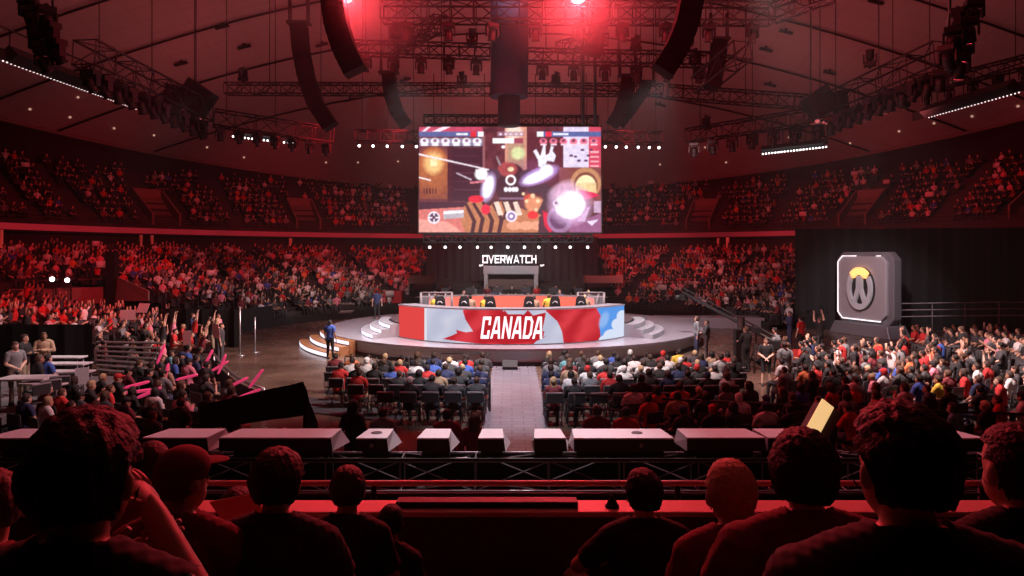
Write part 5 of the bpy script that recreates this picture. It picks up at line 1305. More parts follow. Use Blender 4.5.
# plain one-piece chair for the dense crowd
mb = MB(); mb.box((0, .02, .435), (.42, .40, .035)); mb.box((0, -.21, .76), (.42, .03, .26), mi=1)
for s in (-1, 1): mb.tube([(s*.22, -.21, .88), (s*.22, -.16, .44), (s*.22, .22, .01)], .013, 4); mb.tube([(s*.205, .17, .42), (s*.205, -.22, .01)], .013, 4)
plain = mb.build('folding_chair', [MATS['black_chair_pad'], MATS['dark_chair_back']]); first = True
for p in ind:
    place_person(p['tp'], (p['x'], p['y'], p['z']), p['rz'], p['shirt'], p['hair'], p['skin'], p['legs'], p['label'], p['group'], p['s'])
    if not p['keep'] and p['tp'][0] == 's' and p['group'] and ('emblem side' in p['group'] or ('near left' in p['group'] and p['z'] == 0) or 'dim rows' in p['group'] or 'parapet' in p['group']):
        c = plain if first else plain.copy(); 
        if not first: COL.objects.link(c)
        first = False; c.location = (p['x'], p['y'], p['z']); c.rotation_euler.z = p['rz']
        tag(c, 'folding chair with grey back, '+p['where'], 'chair', 'folding chairs under the crowd')
print('individual people', len(ind), 'rest', len(far_people))

# ------------------------------------------------------------------ far crowd, one mesh (uncountable thousands)
CM = ['black', 'charcoal', 'grey', 'white', 'red', 'maroon', 'navy', 'pink', 'orange', 'blue']
def lowpoly(pose):
    """0 seated, 1 arms up, 2 clapping; materials 0 skin, 1 hair, 2 shirt, 3 trousers, 4 sign"""
    b = MB()
    b.loft4 = None
    def tube(p, r, mi, n=5): b.tube(p, r, n, mi)
    tube([(0, 0, .45), (0, .01, .62), (0, .03, .88), (0, .045, 1.02), (0, .05, 1.06)], [.14, .15, .18, .13, .05], 2, 8)
    tube([(0, .05, 1.02), (0, .06, 1.12)], .05, 0)
    b.ell((0, .085, 1.20), (.078, .095, .12), mi=0, nu=8, nv=6); b.ell((0, .06, 1.235), (.088, .10, .10), mi=1, nu=8, nv=6)
    for s in (-1, 1):
        tube([(s*.09, 0, .53), (s*.13, .42, .52), (s*.13, .45, .08)], [.08, .06, .045], 3)
        if pose == 0: tube([(s*.17, .03, .98), (s*.25, .08, .76)], [.06, .045], 2); tube([(s*.25, .08, .76), (s*.12, .28, .64)], [.04, .035], 0)
        elif pose == 1: tube([(s*.17, .03, .98), (s*.29, .12, 1.16)], [.06, .045], 2); tube([(s*.29, .12, 1.16), (s*.24, .14, 1.44)], [.04, .04], 0)
        elif pose == 2: tube([(s*.17, .03, .98), (s*.25, .14, .80)], [.06, .045], 2); tube([(s*.25, .14, .80), (s*.04, .34, .96)], [.04, .035], 0)
        else: tube([(s*.17, .03, .98), (s*.26, .14, 1.0)], [.06, .045], 2); tube([(s*.26, .14, 1.0), (s*.2, .28, 1.15)], [.04, .035], 0)
    if pose == 3: b.box((0, .31, 1.2), (.6, .02, .38), mi=4)
    v = np.array(b.v)
    lt = np.array([len(f) for f in b.f]); li = np.array([i for f in b.f for i in f]); mi = np.array(b.m)
    return v, lt, li, mi
LP = [lowpoly(i) for i in range(4)]
def build_crowd(name, lst, **tags):
    """lst: (x,y,z,rz,pose,shirt index,skin index,hair index,scale)"""
    V = []; LT = []; LI = []; MI = []; off = 0
    for x, y, z, rz, pose, sh, sk, hr, s in lst:
        v, lt, li, mi = LP[pose]; c, sn = math.cos(rz), math.sin(rz)
        vv = np.stack([x+(v[:, 0]*c-v[:, 1]*sn)*s, y+(v[:, 0]*sn+v[:, 1]*c)*s, z+v[:, 2]*s], 1)
        lut = np.array([len(CM)+sk, len(CM)+3+hr, sh, 1 if sh != 1 else 0, 3])
        V.append(vv); LT.append(lt); LI.append(li+off); MI.append(lut[mi]); off += len(v)
    V = np.concatenate(V); LT = np.concatenate(LT); LI = np.concatenate(LI); MI = np.concatenate(MI)
    me = bpy.data.meshes.new(name); me.vertices.add(len(V)); me.vertices.foreach_set('co', V.ravel())
    me.loops.add(len(LI)); me.loops.foreach_set('vertex_index', LI); me.polygons.add(len(LT))
    me.polygons.foreach_set('loop_start', np.concatenate([[0], np.cumsum(LT)[:-1]])); 
    for k in CM: me.materials.append(MC[k])
    for k in range(3): me.materials.append(MS[k])
    me.materials.append(MH['black']); me.materials.append(MH['brown'])
    me.polygons.foreach_set('material_index', MI); me.polygons.foreach_set('use_smooth', np.ones(len(LT), bool))
    me.update(calc_edges=True); me.validate()
    o = bpy.data.objects.new(name, me); COL.objects.link(o); tag(o, kind='stuff', **tags); print(name, len(lst), len(LT)); return o
far = []
def crowd_one(x, y, z, pal, pp, s=1., tx=0, ty=37):
    rz = facing(x, y, tx, ty)+random.uniform(-.35, .35)
    far.append((x, y, z, rz, random.choices((0, 1, 2, 3), pp)[0], random.choices(range(len(CM)), pal)[0], random.choice((0, 0, 1, 2)), random.choice((0, 0, 1)), s*random.uniform(.95, 1.08)))
PAL_RED = (30, 16, 10, 14, 12, 8, 5, 6, 3, 2); PAL_LIT = (14, 10, 16, 34, 9, 4, 4, 9, 3, 3); PAL_UP = (44, 18, 6, 7, 8, 8, 5, 2, 2, 1)
# lower bowl
n = LB['n']; dr = (LB['r1']-LB['r0'])/n; dz = (LB['z1']-LB['z0'])/n
AISLES = [(-14, 1.1), (-30, .9), (-46, .9), (-62, .9), (14, 1.0), (31, .9), (47, .9), (63, .9), (78, .8), (93, .8), (0, 13)]
def in_aisle(th, r):
    for a, w in AISLES:
        if a == 0:
            if abs(r*math.sin(R(th))) < 8.3 and r > 15: return True
        elif abs(th-a)*R(1)*r < w*.75: return True
    return False
for i in range(n-4):
    r = LB['r0']+(i+.5)*dr; z = LB['z0']+i*dz; k = int(r*R(182)/.62)
    for j in range(k):
        th = -100+182*j/k
        if in_aisle(th, r) or random.random() < .12: continue
        q = ring_pt(r, th, z)
        if q.y < 14 or abs(q.x) > .82*q.y: continue
        if q.x > 17.5 and q.y < 40.8+.0: continue            # behind / in front of the drape at the emblem board
        if q.x > 17.2+(q.y-41)*.55 : continue
        if q.x < -13 and q.y < 36: continue
        lit = (10 < th < 48 and i < 9)
        crowd_one(q.x, q.y, z, PAL_LIT if lit else PAL_RED, (66, 8, 16, 9) if lit else (77, 8, 14, 1))
# side bank behind the parapet
for i in range(10):
    r = 27+(i+.5)*.9; z = 2.6+.26*i; k = int(r*R(30)/.62)
    for j in range(k):
        th = 82+30*j/k; q = ring_pt(r, th, z)
        if abs(q.x) > .85*q.y or random.random() < .12 or in_aisle(th, r): continue
        crowd_one(q.x, q.y, z, PAL_RED, (77, 8, 14, 1))
# upper deck
n = UD['n']; dr = (UD['r1']-UD['r0'])/n; dz = (UD['z1']-UD['z0'])/n
UA = [53.5, 33, 16, -14, -30.5, -53, -74, 70, 44, 64, -42, -64, 86]
for i in range(n):
    r = UD['r0']+(i+.5)*dr; z = UD['z0']+i*dz; k = int(r*R(200)/.64)
    for j in range(k):
        th = -100+200*j/k; q = ring_pt(r, th, z)
        if abs(q.x) > .85*q.y: continue
        bad = False
        for a in UA:
            w = 2.3 if (a in (53.5, 33, -30.5, -53, -74) and i < 5) else .7
            if abs(th-a)*R(1)*r < w: bad = True
        dens = .93-.035*i
        if -8 < th < 8: dens *= .8
        if 55 < th < 95: dens *= .85
        if bad or random.random() > dens: continue
        crowd_one(q.x, q.y, z, PAL_UP, (80, 6, 12, 2))
for p in far_people:
    far.append((p['x'], p['y'], p['z']+(.4 if p['tp'][0] == 't' else 0), p['rz'], {'s_up': 1, 's_oneup': 1, 't_up': 1, 's_clap': 2}.get(p['tp'], 0), CM.index(p['shirt']) if p['shirt'] in CM else 2, min(2, p['skin']), 0 if p['hair'] in ('black', 'dark brown') else 1, 1.))
build_crowd('crowd', far, label='seated crowd filling the far stands, the upper deck and the rear of the floor', cat='crowd')

# ------------------------------------------------------------------ things in the crowd
M_stick = mat('pink_inflatable', (.85, .10, .25), .35, emis=(1, .06, .2), es=.45)  # sticks are not lamps; emission put in to brighten them
def stick(p, d, L, label, col=None):
    p = Vector(p); d = Vector(d).normalized(); mb = MB(); r = .042
    mb.tube([(0, 0, 0), d*.05, d*.12, d*(L-.12), d*(L-.04), d*L], [.02, .035, r, r, .035, .012], 10)
    o = mb.build('cheer_stick', col or M_stick, label=label, cat='cheer stick', group='pink inflatable cheer sticks'); o.location = p
STK2 = [((157, 364, 22.5), (.35, .1, 1), 'tilted upright above the seated crowd beside the empty benches'), ((124, 388, 19.5), (1, .2, .25), 'lying lowest near the balcony, longer one'), ((126, 393, 19.3), (1, .1, .12), 'lying just under the longer one near the balcony'),
        ((137, 398, 19), (.8, .1, .35), 'held lowest above the pink mat'), ((203, 368, 22.8), (.5, .1, 1), 'upright at the end of the rows near the curved rail'), ((210, 372, 22.4), (1, .1, .6), 'slanting in the cluster near the curved rail'), ((218, 374, 22), (.4, 0, 1), 'second upright in the cluster near the curved rail'),
        ((227, 388, 20.4), (1, .1, .5), 'long and low pointing at the floor barrier'), ((249, 388, 20.2), (.6, 0, .8), 'short at the very end by the barrier'), ((163, 386, 20.6), (.2, .1, 1), 'upright in the middle of the near stand'), ((176, 380, 20.9), (1, 0, .25), 'held flat in the middle of the near stand'), ((238, 398, 19.5), (.9, 0, .35), 'by the foot of the slanting black drape')]
for (p, d, w) in STK2: stick(P(p[0], p[1], p[2]-1.6), d, .64, 'pink inflatable cheer stick '+w)
def sheet(px, py, Y, w, h, rz, m, label, cat='sign', tilt=.2, name='paper_sign'):
    mb = MB(); mb.box((0, 0, 0), (w, .012, h), M=Matrix.Rotation(tilt, 4, 'X')); o = mb.build(name, m, label=label, cat=cat); o.location = P(px, py, Y); o.rotation_euler.z = rz
sheet(793, 356, 27.2, .85, .55, .1, mat('red_card', (.70, .05, .05), .6), 'red card held up in the crowd next to the standing grey t-shirt person')
sheet(857, 373, 25, .5, .5, .2, mat('yellow_card', (.85, .5, .06), .6), 'yellow card held up in the emblem-side crowd')
sheet(128, 315, 30.5, .6, .5, .5, mat('pink_card', (.6, .38, .40), .7), 'pink-white sheet waved in the cheering stand, the one nearer the red parapet', tilt=.4)
sheet(143, 308, 30.8, .55, .45, -.2, mat('pink_card', (.8, .45, .48), .7), 'pink-white sheet waved in the cheering stand beside raised arms', tilt=-.5)
sheet(187, 338, 27.6, .3, .6, .3, mat('red_white_card', (.75, .35, .38), .7), 'narrow pink sign at the low end of the cheering stand')
sheet(216, 331, 27.8, .3, .6, -.2, mat('red_white_card', (.75, .35, .38), .7), 'narrow pink sign at the corner nearest the open floor')
sheet(348, 304, 46, .9, .4, .2, mat('white_card', (.8, .78, .8), .5), 'white board lying at the foot of the far stand, upper one', tilt=1.2)
sheet(346, 312, 44.5, .9, .5, .5, mat('white_card', (.8, .78, .8), .5), 'white board lying at the foot of the far stand, lower one', tilt=1.2)
sheet(170, 412, 17.5, 1.0, .6, .2, mat('pink_cloth', (.75, .2, .3), .8), 'pink cloth spread over the lowest seats near the boxes', tilt=1.0, name='pink_cloth', cat='cloth')
# empty benches
for i in range(7):
    e = empty('empty_bench', (0, 0, 0), label='grey empty bench row beside the raised platform, %s from the top' % ORD[i], cat='bench', group='empty benches of the near stand')
    a = P(97, 342+i*4.6, 25.6-.38*i); b = P(163-i*2.5, 343+i*5.2, 25.0-.38*i)
    mb = MB(); mb.tube([a, b], .05, 4, smooth=False); mb.build('seat_board', mat('bench_grey', (.32, .30, .31), .5), e)
    mb = MB()
    for t in (.08, .5, .92): p = a+(b-a)*t; mb.tube([p, (p.x, p.y, 0)], .03, 5)
    mb.build('support', M_black, e)
# curved barrier at the end of the near stand
bl_ = [P(x, y, Y) for x, y, Y in ((214, 354, 25.2), (220, 362, 23.6), (228, 370, 22.4), (238, 378, 21.3), (250, 384, 20.4), (264, 389, 19.9))]
e = empty('curved_barrier', (0, 0, 0), label='grey curved barrier rail between near stand and brown floor', cat='barrier')
mb = MB(); mb.tube(bl_, .045, 6); mb.tube([(p.x, p.y, p.z*.5) for p in bl_], .03, 6); mb.build('rail', M_alu, e)
mb = MB()
for p in bl_: mb.tube([p, (p.x, p.y, 0)], .035, 6)
mb.build('post', M_alu, e)
mb = MB(); mb.strip([(p.x-.1, p.y, 0) for p in bl_], [(p.x-.1, p.y, p.z-.08) for p in bl_]); mb.build('scrim', mat('grey_scrim', (.07, .07, .08), .8), e)
# two thin silver poles in the floor by the drape
for x, y0, y1, Y, w in ((240, 307, 356, 30.5, 'nearer the near stand'), (255, 317, 352, 31.5, 'farther from the near stand')):
    q = P(x, y0, Y); e = empty('silver_pole', (q.x, Y, 0), label='thin silver pole standing on the brown floor, the one '+w, cat='pole')
    mb = MB(); mb.tube([(0, 0, 0), (0, 0, q.z)], .035, 8); mb.build('pole', M_alu, e); mb = MB(); mb.lathe([(.2, 0), (.2, .03), (.04, .05)], 12); mb.build('base', M_alu, e)
# railing behind the emblem-side crowd
e = empty('crowd_rail', (0, 0, 0), label='thin metal railing behind the crowd beside the emblem board', cat='barrier')
mb = MB()
for z in (1.9, 1.55, 1.2): mb.tube([(20.8, 36.6, z), (26, 36.2, z+.1), (33, 34.5, z+.2)], .03, 5)
mb.build('bar', M_grey, e); mb = MB()
for i in range(8): x = 20.8+i*1.7; mb.tube([(x, 36.6-.05*i*i*.6, 0), (x, 36.6-.05*i*i*.6, 1.95)], .03, 5)
mb.build('post', M_grey, e)

# raised platform with tables
pf = empty('raised_platform', (-17.5, 19.9, 0), label='dark raised platform with white tables on the near left side', cat='platform')
mb = MB(); mb.box((0, 0, .36), (9.6, 5.8, .2)); mb.build('deck', mat('platform_deck', (.16, .14, .15), .6), pf)
mb = MB(); mb.box((0, 0, .13), (9.4, 5.6, .26)); mb.build('skirt', M_black, pf)
def table(px, py, Y, w, d, rz, label, z0=.46, top=None):
    q = P(px, py, Y); e = empty('folding_table', (q.x, Y, z0), rz, label=label, cat='table', group=None)
    h = q.z-z0; mb = MB(); mb.box((0, 0, h-.02), (w, d, .05)); mb.build('table_top', mat('white_table', (.62, .60, .62), .4), e, bevel=.01)
    for sx in (-1, 1):
        for sy in (-1, 1): mb = MB(); mb.tube([(sx*(w/2-.1), sy*(d/2-.08), 0), (sx*(w/2-.1), sy*(d/2-.08), h-.05)], .018, 5); mb.build('leg', M_grey, e)
table(27, 377, 17.95, 1.2, .7, .1, 'white folding table nearest the man in khaki shorts')
table(48, 382, 17.8, 1.15, .65, -.15, 'white folding table behind the blue shirt seat')
table(66, 363, 19.9, 1.3, .5, .0, 'white folding table by the drape, middle of three', top=1)
table(66, 371, 19.0, 1.4, .5, .0, 'white folding table by the drape, lowest of three')
table(64, 356.5, 20.9, 1.2, .45, .0, 'white folding table by the drape, highest of three')
for i in range(4):
    c = copy_tree(fc0); c.location = (PX(57+i*2, 17.5), 17.6-i*.32, .46+.0*i) if False else (PX(62+i*2.5, 18), 18.4-.55*i, .46); c.rotation_euler.z = .2+.3*i
    tag(c, 'empty white-backed folding chair on the raised platform, %s from the tables' % ORD[i], 'chair', 'empty chairs on the raised platform')
# laptop-like white stands
sheet(82, 376, 18.2, .32, .45, .6, M_white, 'white upright board on the platform edge', tilt=.1, name='white_board', cat='board')
# ------------------------------------------------------------------ near balcony: tiers, wall, rail
M_nt = mat('balcony_concrete', (.05, .035, .035), .8, noise=.2, scale=3)
def tierbox(name, y0, y1, z): mb = MB(); mb.box((0, (y0+y1)/2, z/2), (14, y1-y0, z)); struct(mb, name, M_nt)
tierbox('floor_top_row', -1.2, .35, 3.25); tierbox('floor_third_row', .35, 2.02, 2.88); tierbox('floor_second_row', 2.02, 3.02, 2.45); tierbox('floor_first_row', 3.02, 4.2, 2.05)
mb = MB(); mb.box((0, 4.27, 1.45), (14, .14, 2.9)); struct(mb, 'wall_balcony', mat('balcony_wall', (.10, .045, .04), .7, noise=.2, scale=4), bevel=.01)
mb = MB(); mb.box((0, 4.27, 2.915), (14, .21, .035)); struct(mb, 'trim_4', mat('ledge_red_lit', (.78, .42, .40), .5), bevel=.008)  # red lighting on the ledge is partly put into its colour
br = empty('balcony_rail', (0, 4.95, 2.05), label='long round rail lit red running across in front of the ledge', cat='rail')
mb = MB(); mb.tube([(-6.5, 0, .795), (6.5, 0, .795)], .020, 10); mb.build('hand_rail', mat('rail_red_lit', (.75, .26, .26), .4, .1), br)  # rail colour carries some of the red light falling on it
mb = MB(); mb.tube([(-6.5, 0, .715), (6.5, 0, .715)], .012, 6); mb.tube([(-6.5, 0, .64), (6.5, 0, .64)], .012, 6); mb.build('lower_bar', M_black, br)
for x in (-5.5, -3.2, -1.0, 1.2, 3.4, 5.6): mb = MB(); mb.tube([(x, 0, -2.05), (x, 0, .78)], .022, 6); mb.build('post', M_black, br)
mb = MB(); mb.box((-.156, 4.27, 2.955), (1.13, .10, .035)); mb.build('dark_strip', M_black, bevel=.008, label='thin dark bar lying on the red ledge in the middle', cat='bar')
for x, w in ((389, 'small dark tripod foot on the red ledge, near the cropped-hair child'),): pass
# truss with the boxes
ty = 9.35; zt_ = EYE-(465-HZ)/F*9.12
fr_ = truss((-9.5, ty, zt_-.16), (9.5, ty, zt_-.16), .40, 'long horizontal front truss carrying the row of boxes', bay=1.0, m=mat('front_truss_metal', (.30, .30, .32), .4, .5), r=.018); fr_.name = 'front_truss'
for x in (-6.3, -1.25, 3.3, 8.0):
    e = empty('truss_support', (x, ty, 0), label='black support tower under the front truss, %s' % {-6.3: 'on the platform side', -1.25: 'beside the aisle', 3.3: 'beyond the aisle', 8.0: 'on the emblem board side'}[x], cat='support')
    mb = MB(); mb.tube([(0, 0, 0), (0, 0, zt_-.38)], .06, 8); mb.build('post', M_black, e); mb = MB(); mb.box((0, 0, .02), (.6, .6, .04)); mb.build('base_plate', M_black, e)
drape('black_scrim', [(-9.6, 9.72), (9.6, 9.72)], 0, zt_-.02, 'long black scrim hanging behind the front truss', fold=.02)
M_box = mat('matt_white_box_lid', (.62, .60, .62), .55, noise=.06, scale=6)
M_boxd = mat('box_front_black', (.02, .02, .022), .5)
def case(x0, x1, label, yf=438., yb_=428.7, hole=False, skew=0, leftside=False):
    Yf, Yb = 8.95, 9.62; a = (x0-512)/F*Yf; b = (x1-512)/F*Yf; zf = EYE-(yf-HZ)/F*Yf; zb = EYE-(yb_-HZ)/F*Yb; w = b-a
    e = empty('truss_box', ((a+b)/2, (Yf+Yb)/2, zf-.18), label=label, cat='box', group='pale-topped boxes along the front truss')
    h = .18; hy = (Yb-Yf)/2; x = w/2
    v = [(-x, -hy, 0), (x+.02, -hy, 0), (x+.09, hy, -.06), (-x-.02, hy, -.06), (-x, -hy, h-.02), (x, -hy, h-.02), (x-.03, hy, zb-zf+h-.02), (-x+.03, hy, zb-zf+h-.02)]
    mb = MB(); mb.add(v, [(3,2,1,0),(0,1,5,4),(2,3,7,6)]); mb.add(v, [(4,5,6,7)]); mb.build('black_case', M_boxd, e)
    for ff in ((1,2,6,5), (3,0,4,7)): mb = MB(); mb.add([v[i] for i in ff], [(0,1,2,3)]); mb.build('side_plate', mat('side_plate_grey', (.40, .38, .40), .5), e)
    t = [Vector(q) for q in v[4:]]; lid = [q+Vector((0, 0, .0)) for q in t]; up = [q+Vector((0, 0, .02)) for q in t]
    mb = MB(); mb.add(lid+up, [(4,5,6,7),(0,1,5,4),(1,2,6,5),(2,3,7,6),(3,0,4,7)]); l = mb.build('lid', M_box, e)
    if hole:
        c = (t[0]*.32+t[1]*.68 if w > .8 else (t[0]+t[1])/2)*.5+(t[3]*.32+t[2]*.68 if w > .8 else (t[3]+t[2])/2)*.5
        mb = MB(); mb.lathe([(.075, .0), (.075, .012), (.055, .013)], 20, M=Matrix.Translation(c+Vector((0, 0, .018)))); mb.build('oval_port', M_black, l)
        mb = MB(); mb.ell((c.x, -hy-.01, h*.45), (.03, .015, .03), nu=10, nv=6); mb.build('front_knob', M_grey, e)
    mb = MB(); mb.box((0, 0, -.09), (w*.9, .08, .14)); mb.build('mounting_bracket', M_black, e)
case(-18, 34, 'pale box at the far end below the raised platform')
case(142, 207, 'mauve-topped box behind the capped person and the raised forearm', 437.5, 428.5)
case(219, 331, 'long mauve-topped box behind the person with hair lit on top', 437.5, 428.5)
case(356, 387, 'small box with an oval port in its lid, on the platform side of the aisle', 438, 428.7, True)
case(417, 449, 'small white-topped box with a plain lid, next to the oval port box', 438, 428.7)
case(478, 504, 'smallest white-topped box, before the aisle edge', 438, 428.7)
case(534, 566, 'small white-topped box at the crane-side edge of the aisle', 438, 428.7)
case(574, 674, 'long white-topped box with an oval port in its lid', 438, 428.7, True)
case(687, 765, 'pink-topped box behind the round reddish head', 437.5, 428.5)
case(768, 806, 'pink-topped box next to the tilted yellow-lit box', 437.5, 428.5)
case(928, 985, 'pale box at the emblem side end, between two big dark heads', 438, 429)
# thin cables and clamp flags on the truss
mb = MB(); mb.tube([(-9.4, 9.0, zt_+.11), (9.4, 9.0, zt_+.11)], .022, 6); mb.build('mounting_pipe', M_black, label='black pipe the boxes are clamped to', cat='pipe')
for i, (x0, x1) in enumerate(((430, 470), (520, 575), (600, 650), (230, 290), (720, 780))):
    pts = [Vector((PX(x0+(x1-x0)*t, 9.3), 9.3-.12*math.cos(3*t), zt_+.03+.025*math.sin(5*t))) for t in np.linspace(0, 1, 9)]
    mb = MB(); mb.tube(pts, .014, 5); mb.build('truss_cable', M_grey, label='grey cable lying along the front truss, %s from the platform side' % ORD[[2, 3-0, 4-0, 0, 4][i] if False else (1, 2, 3, 0, 4)[i]], cat='cable', group='cables on the front truss')
# white paper tags
for i, (px, py) in enumerate(((216, 452), (635, 460), (645, 460), (838, 452))):
    sheet(px, py, 9.05, .09 if i else .16, .11, 0, mat('tag_paper', (.75, .7, .72), .6), ['pale tape flag on the truss below the mauve box gap', 'small pink tag on the front truss, first of two', 'small pink tag on the front truss, second of two', 'white tag on the front truss beside the tilted yellow-lit box'][i], cat='tag', tilt=.9, name='paper_tag')
# tilted box, the yellow light on its face put in as emission
q = P(820, 417, 8.9); e = empty('tilted_lit_box', q, label='tilted box on the front truss, yellow light put into its glowing face', cat='lamp')
Mt = Matrix.Rotation(R(38), 4, 'Y') @ Matrix.Rotation(R(-18), 4, 'X')
mb = MB(); mb.box((.10, .12, -.02), (.30, .22, .46), M=Mt); mb.build('housing', mat('lit_box_housing', (.12, .08, .08), .5), e, bevel=.01)
mb = MB(); mb.box((0, -.01, .0), (.19, .03, .44), M=Mt); mb.build('lit_face', mat('yellow_lit_face', (.8, .6, .3), .5, emis=(1, .62, .26), es=.85), e, bevel=.006)
mb = MB(); mb.tube([(.06, .12, -.1), (.1, .2, zt_-q.z)], .03, 6); mb.build('mount', M_black, e)
# objects on the ledge
for px, w in ((388, 'platform side'), (613, 'emblem side')):
    pass
q = P(612, 508, 4.25); e = empty('ledge_cone', (q.x, 4.25, 2.935), label='small black wedge standing on the red ledge beside the seated dark-haired figure', cat='wedge')
mb = MB(); mb.lathe([(.038, 0), (.034, .02), (.01, .065), (.008, .07)], 12); mb.build('body', M_black, e); mb = MB(); mb.lathe([(.045, 0), (.045, .008)], 12); mb.build('foot', M_black, e)

# ------------------------------------------------------------------ near spectators
def arena_seat(x, y, z, w):
    e = empty('arena_seat', (x, y, z), label='dark arena seat under '+w, cat='seat', group=None)
    m = mat('arena_seat_plastic', (.05, .02, .02), .5)
    mb = MB(); mb.box((0, .05, .42), (.46, .40, .06)); mb.build('seat', m, e, bevel=.02)
    mb = MB(); mb.box((0, -.20, .60), (.46, .05, .42), M=None); mb.build('backrest', m, e, bevel=.02)
    for s in (-1, 1):
        mb = MB(); mb.box((s*.25, -.02, .3), (.04, .36, .6)); mb.build('side_stand', M_black, e, bevel=.01)
def near(px, ytop, d, floor, J, hair='short', shirt='black', hc='black', skin=0, sleeve='short', label='', vox=.009, rz=0, seat=None, legs='dark', hs=1.0):
    x = PX(px, d); zt = EYE-(ytop-HZ)/F*d; top = zt-floor
    base = J['head'][2]+.03+.125*hs
    s = top/base
    J = dict(J); J['hs'] = hs; hx, hy_, hz_ = J['head']; J['head'] = (hx, hy_, hz_+.03)
    T = make_person_meshes(J, vox, sleeve=sleeve, hair=hair)
    y = d-J['head'][1]*s
    o = place_person('near', (x, y, floor), rz, shirt, hc, skin, legs, label, 'spectators in the near balcony rows', s, T=T)
    arena_seat(x, y, floor, seat or label.split(' with ')[0].split(',')[0]); return o
FA, FB, FC, F0 = 2.88, 2.45, 2.05, 3.25
J = seated(.16, 'lap', build=1.1, arm=(((-.27, .12, .76), (-.06, .32, .92)), ((.31, .12, .80), (.04, .30, 1.06))), palm=[(1, .2, .6), (-.8, .3, .2)], curl=.25)
near(88, 414, 1.32, FA, J, 'puffy', 'black', 'black', 2, 'none', 'nearest dark figure at the picture corner, forearm raised with red edge light', vox=.008, hs=1.0)
J = seated(.10, 'lap', yaw=-.55, nod=-.05)
near(184, 449, 2.6, FB, J, 'cap', 'maroon', 'maroon', 0, 'short', 'spectator in a cap turned toward the screen, behind the raised forearm')
J = seated(.14, 'phone', nod=-.05, build=1.1)
near(278, 451, 2.68, FB, J, 'puffy', 'charcoal', 'dark brown', 1, 'short', 'broad spectator whose hair is lit red on top, before the long mauve box', hs=1.05)
J = seated(.10, 'lap', yaw=.1, build=.92)
near(348, 466, 3.6, FC, J, 'short', 'black', 'dark brown', 1, 'short', 'slim spectator in black at the ledge between broad spectator and child', hs=1.02)
J = seated(.30, 'lap', build=.8)
near(391, 505, 3.75, FC, J, 'short', 'black', 'black', 1, 'long', 'small child low at the ledge, only the round head above it', hs=.95)
J = seated(.06, 'fold', yaw=.15, leg=(((-.34, .38, .60), (-.10, .30, .12)), ((.13, .42, .51), (.14, .44, .10))), arm=(((-.34, .12, .80), (-.16, .34, .74)), ((.25, .10, .77), (.02, .26, .72))))
near(643, 471, 3.6, FC, J, 'puffy', 'black', 'black', 0, 'short', 'dark-haired spectator in the middle with a knee drawn up to the side', legs='khaki', hs=1.0)
J = seated(.12, 'lap', build=.95)
near(730, 460, 2.62, FB, J, 'short', 'maroon', 'blond', 0, 'short', 'spectator with a round light-haired head glowing red', hs=1.12)
J = seated(.12, 'fold', yaw=-.35, build=1.22)
near(804, 432, 1.92, FA, J, 'long' if False else 'puffy', 'maroon', 'black', 0, 'short', 'broad spectator in a red-edged shirt next to the light-haired head', hs=1.13)
J = seated(.05, 'lap', build=1.16, yaw=.12)
near(900, 407, 1.40, FA, J, 'puffy', 'charcoal', 'black', 0, 'short', 'nearest big dark head on the emblem side with red rimmed shoulders', vox=.008, hs=1.0)
J = seated(.10, 'lap', yaw=.12, build=1.05)
near(1016, 424, 1.85, FA, J, 'short', 'black', 'black', 0, 'short', 'dark spectator cut by the picture edge, one ear edged red', hs=1.15)
J = seated(.18, 'lap', yaw=.3)
near(152, 440, 3.5, FC, J, 'buzz', 'maroon', 'dark brown', 1, 'short', 'reddish head half hidden beside the nearest dark figure')
J = seated(.1, 'lap', yaw=.6)
near(-8, 470, 2.3, FB, J, 'short', 'maroon', 'brown', 0, 'short', 'spectator almost outside the picture beyond the nearest dark figure')
J = seated(.2, 'lap', yaw=-.2, build=.9)
near(238, 488, 3.4, FC, J, 'short', 'charcoal', 'black', 1, 'short', 'low dark head between the capped and the broad spectator')
# red folder held by the broad spectator
mb = MB(); mb.box((0, 0, 0), (.20, .008, .13), M=Matrix.Rotation(.5, 4, 'X') @ Matrix.Rotation(-.25, 4, 'Y')); o = mb.build('red_leaflet', mat('leaflet_paper', (.75, .35, .33), .6), label='reddish leaflet sticking up beside the broad spectator', cat='leaflet'); o.location = P(238, 508, 2.95)

# ------------------------------------------------------------------ lights
def spot(loc, tgt, power, col, size, blend=.5, rad=.15, name='spot'):
    l = bpy.data.lights.new(name, 'SPOT'); l.energy = power; l.color = col; l.spot_size = R(size); l.spot_blend = blend; l.shadow_soft_size = rad
    o = bpy.data.objects.new(name, l); COL.objects.link(o); o.location = loc; o.rotation_euler = (Vector(tgt)-Vector(loc)).to_track_quat('-Z', 'Y').to_euler(); return o
def area(loc, tgt, power, col, sx, sy, name='area', spread=180):
    l = bpy.data.lights.new(name, 'AREA'); l.energy = power; l.color = col; l.shape = 'RECTANGLE'; l.size = sx; l.size_y = sy; l.spread = R(spread)
    o = bpy.data.objects.new(name, l); COL.objects.link(o); o.location = loc; o.rotation_euler = (Vector(tgt)-Vector(loc)).to_track_quat('-Z', 'Y').to_euler(); return o
RED = (1, .028, .045); PINK = (1, .35, .40); WHT = (1, .86, .88); RW = (1, .15, .16)
# red wash on the stands
G = .55
for th, pw in ((78, 9000), (55, 9000), (34, 9000), (17, 8000), (-17, 8000), (-34, 9000), (-55, 6000)):
    s = ring_pt(7, th, 13.5); t = ring_pt(31, th, 3.5); spot(s, t, pw*G, RED, 52, .8)
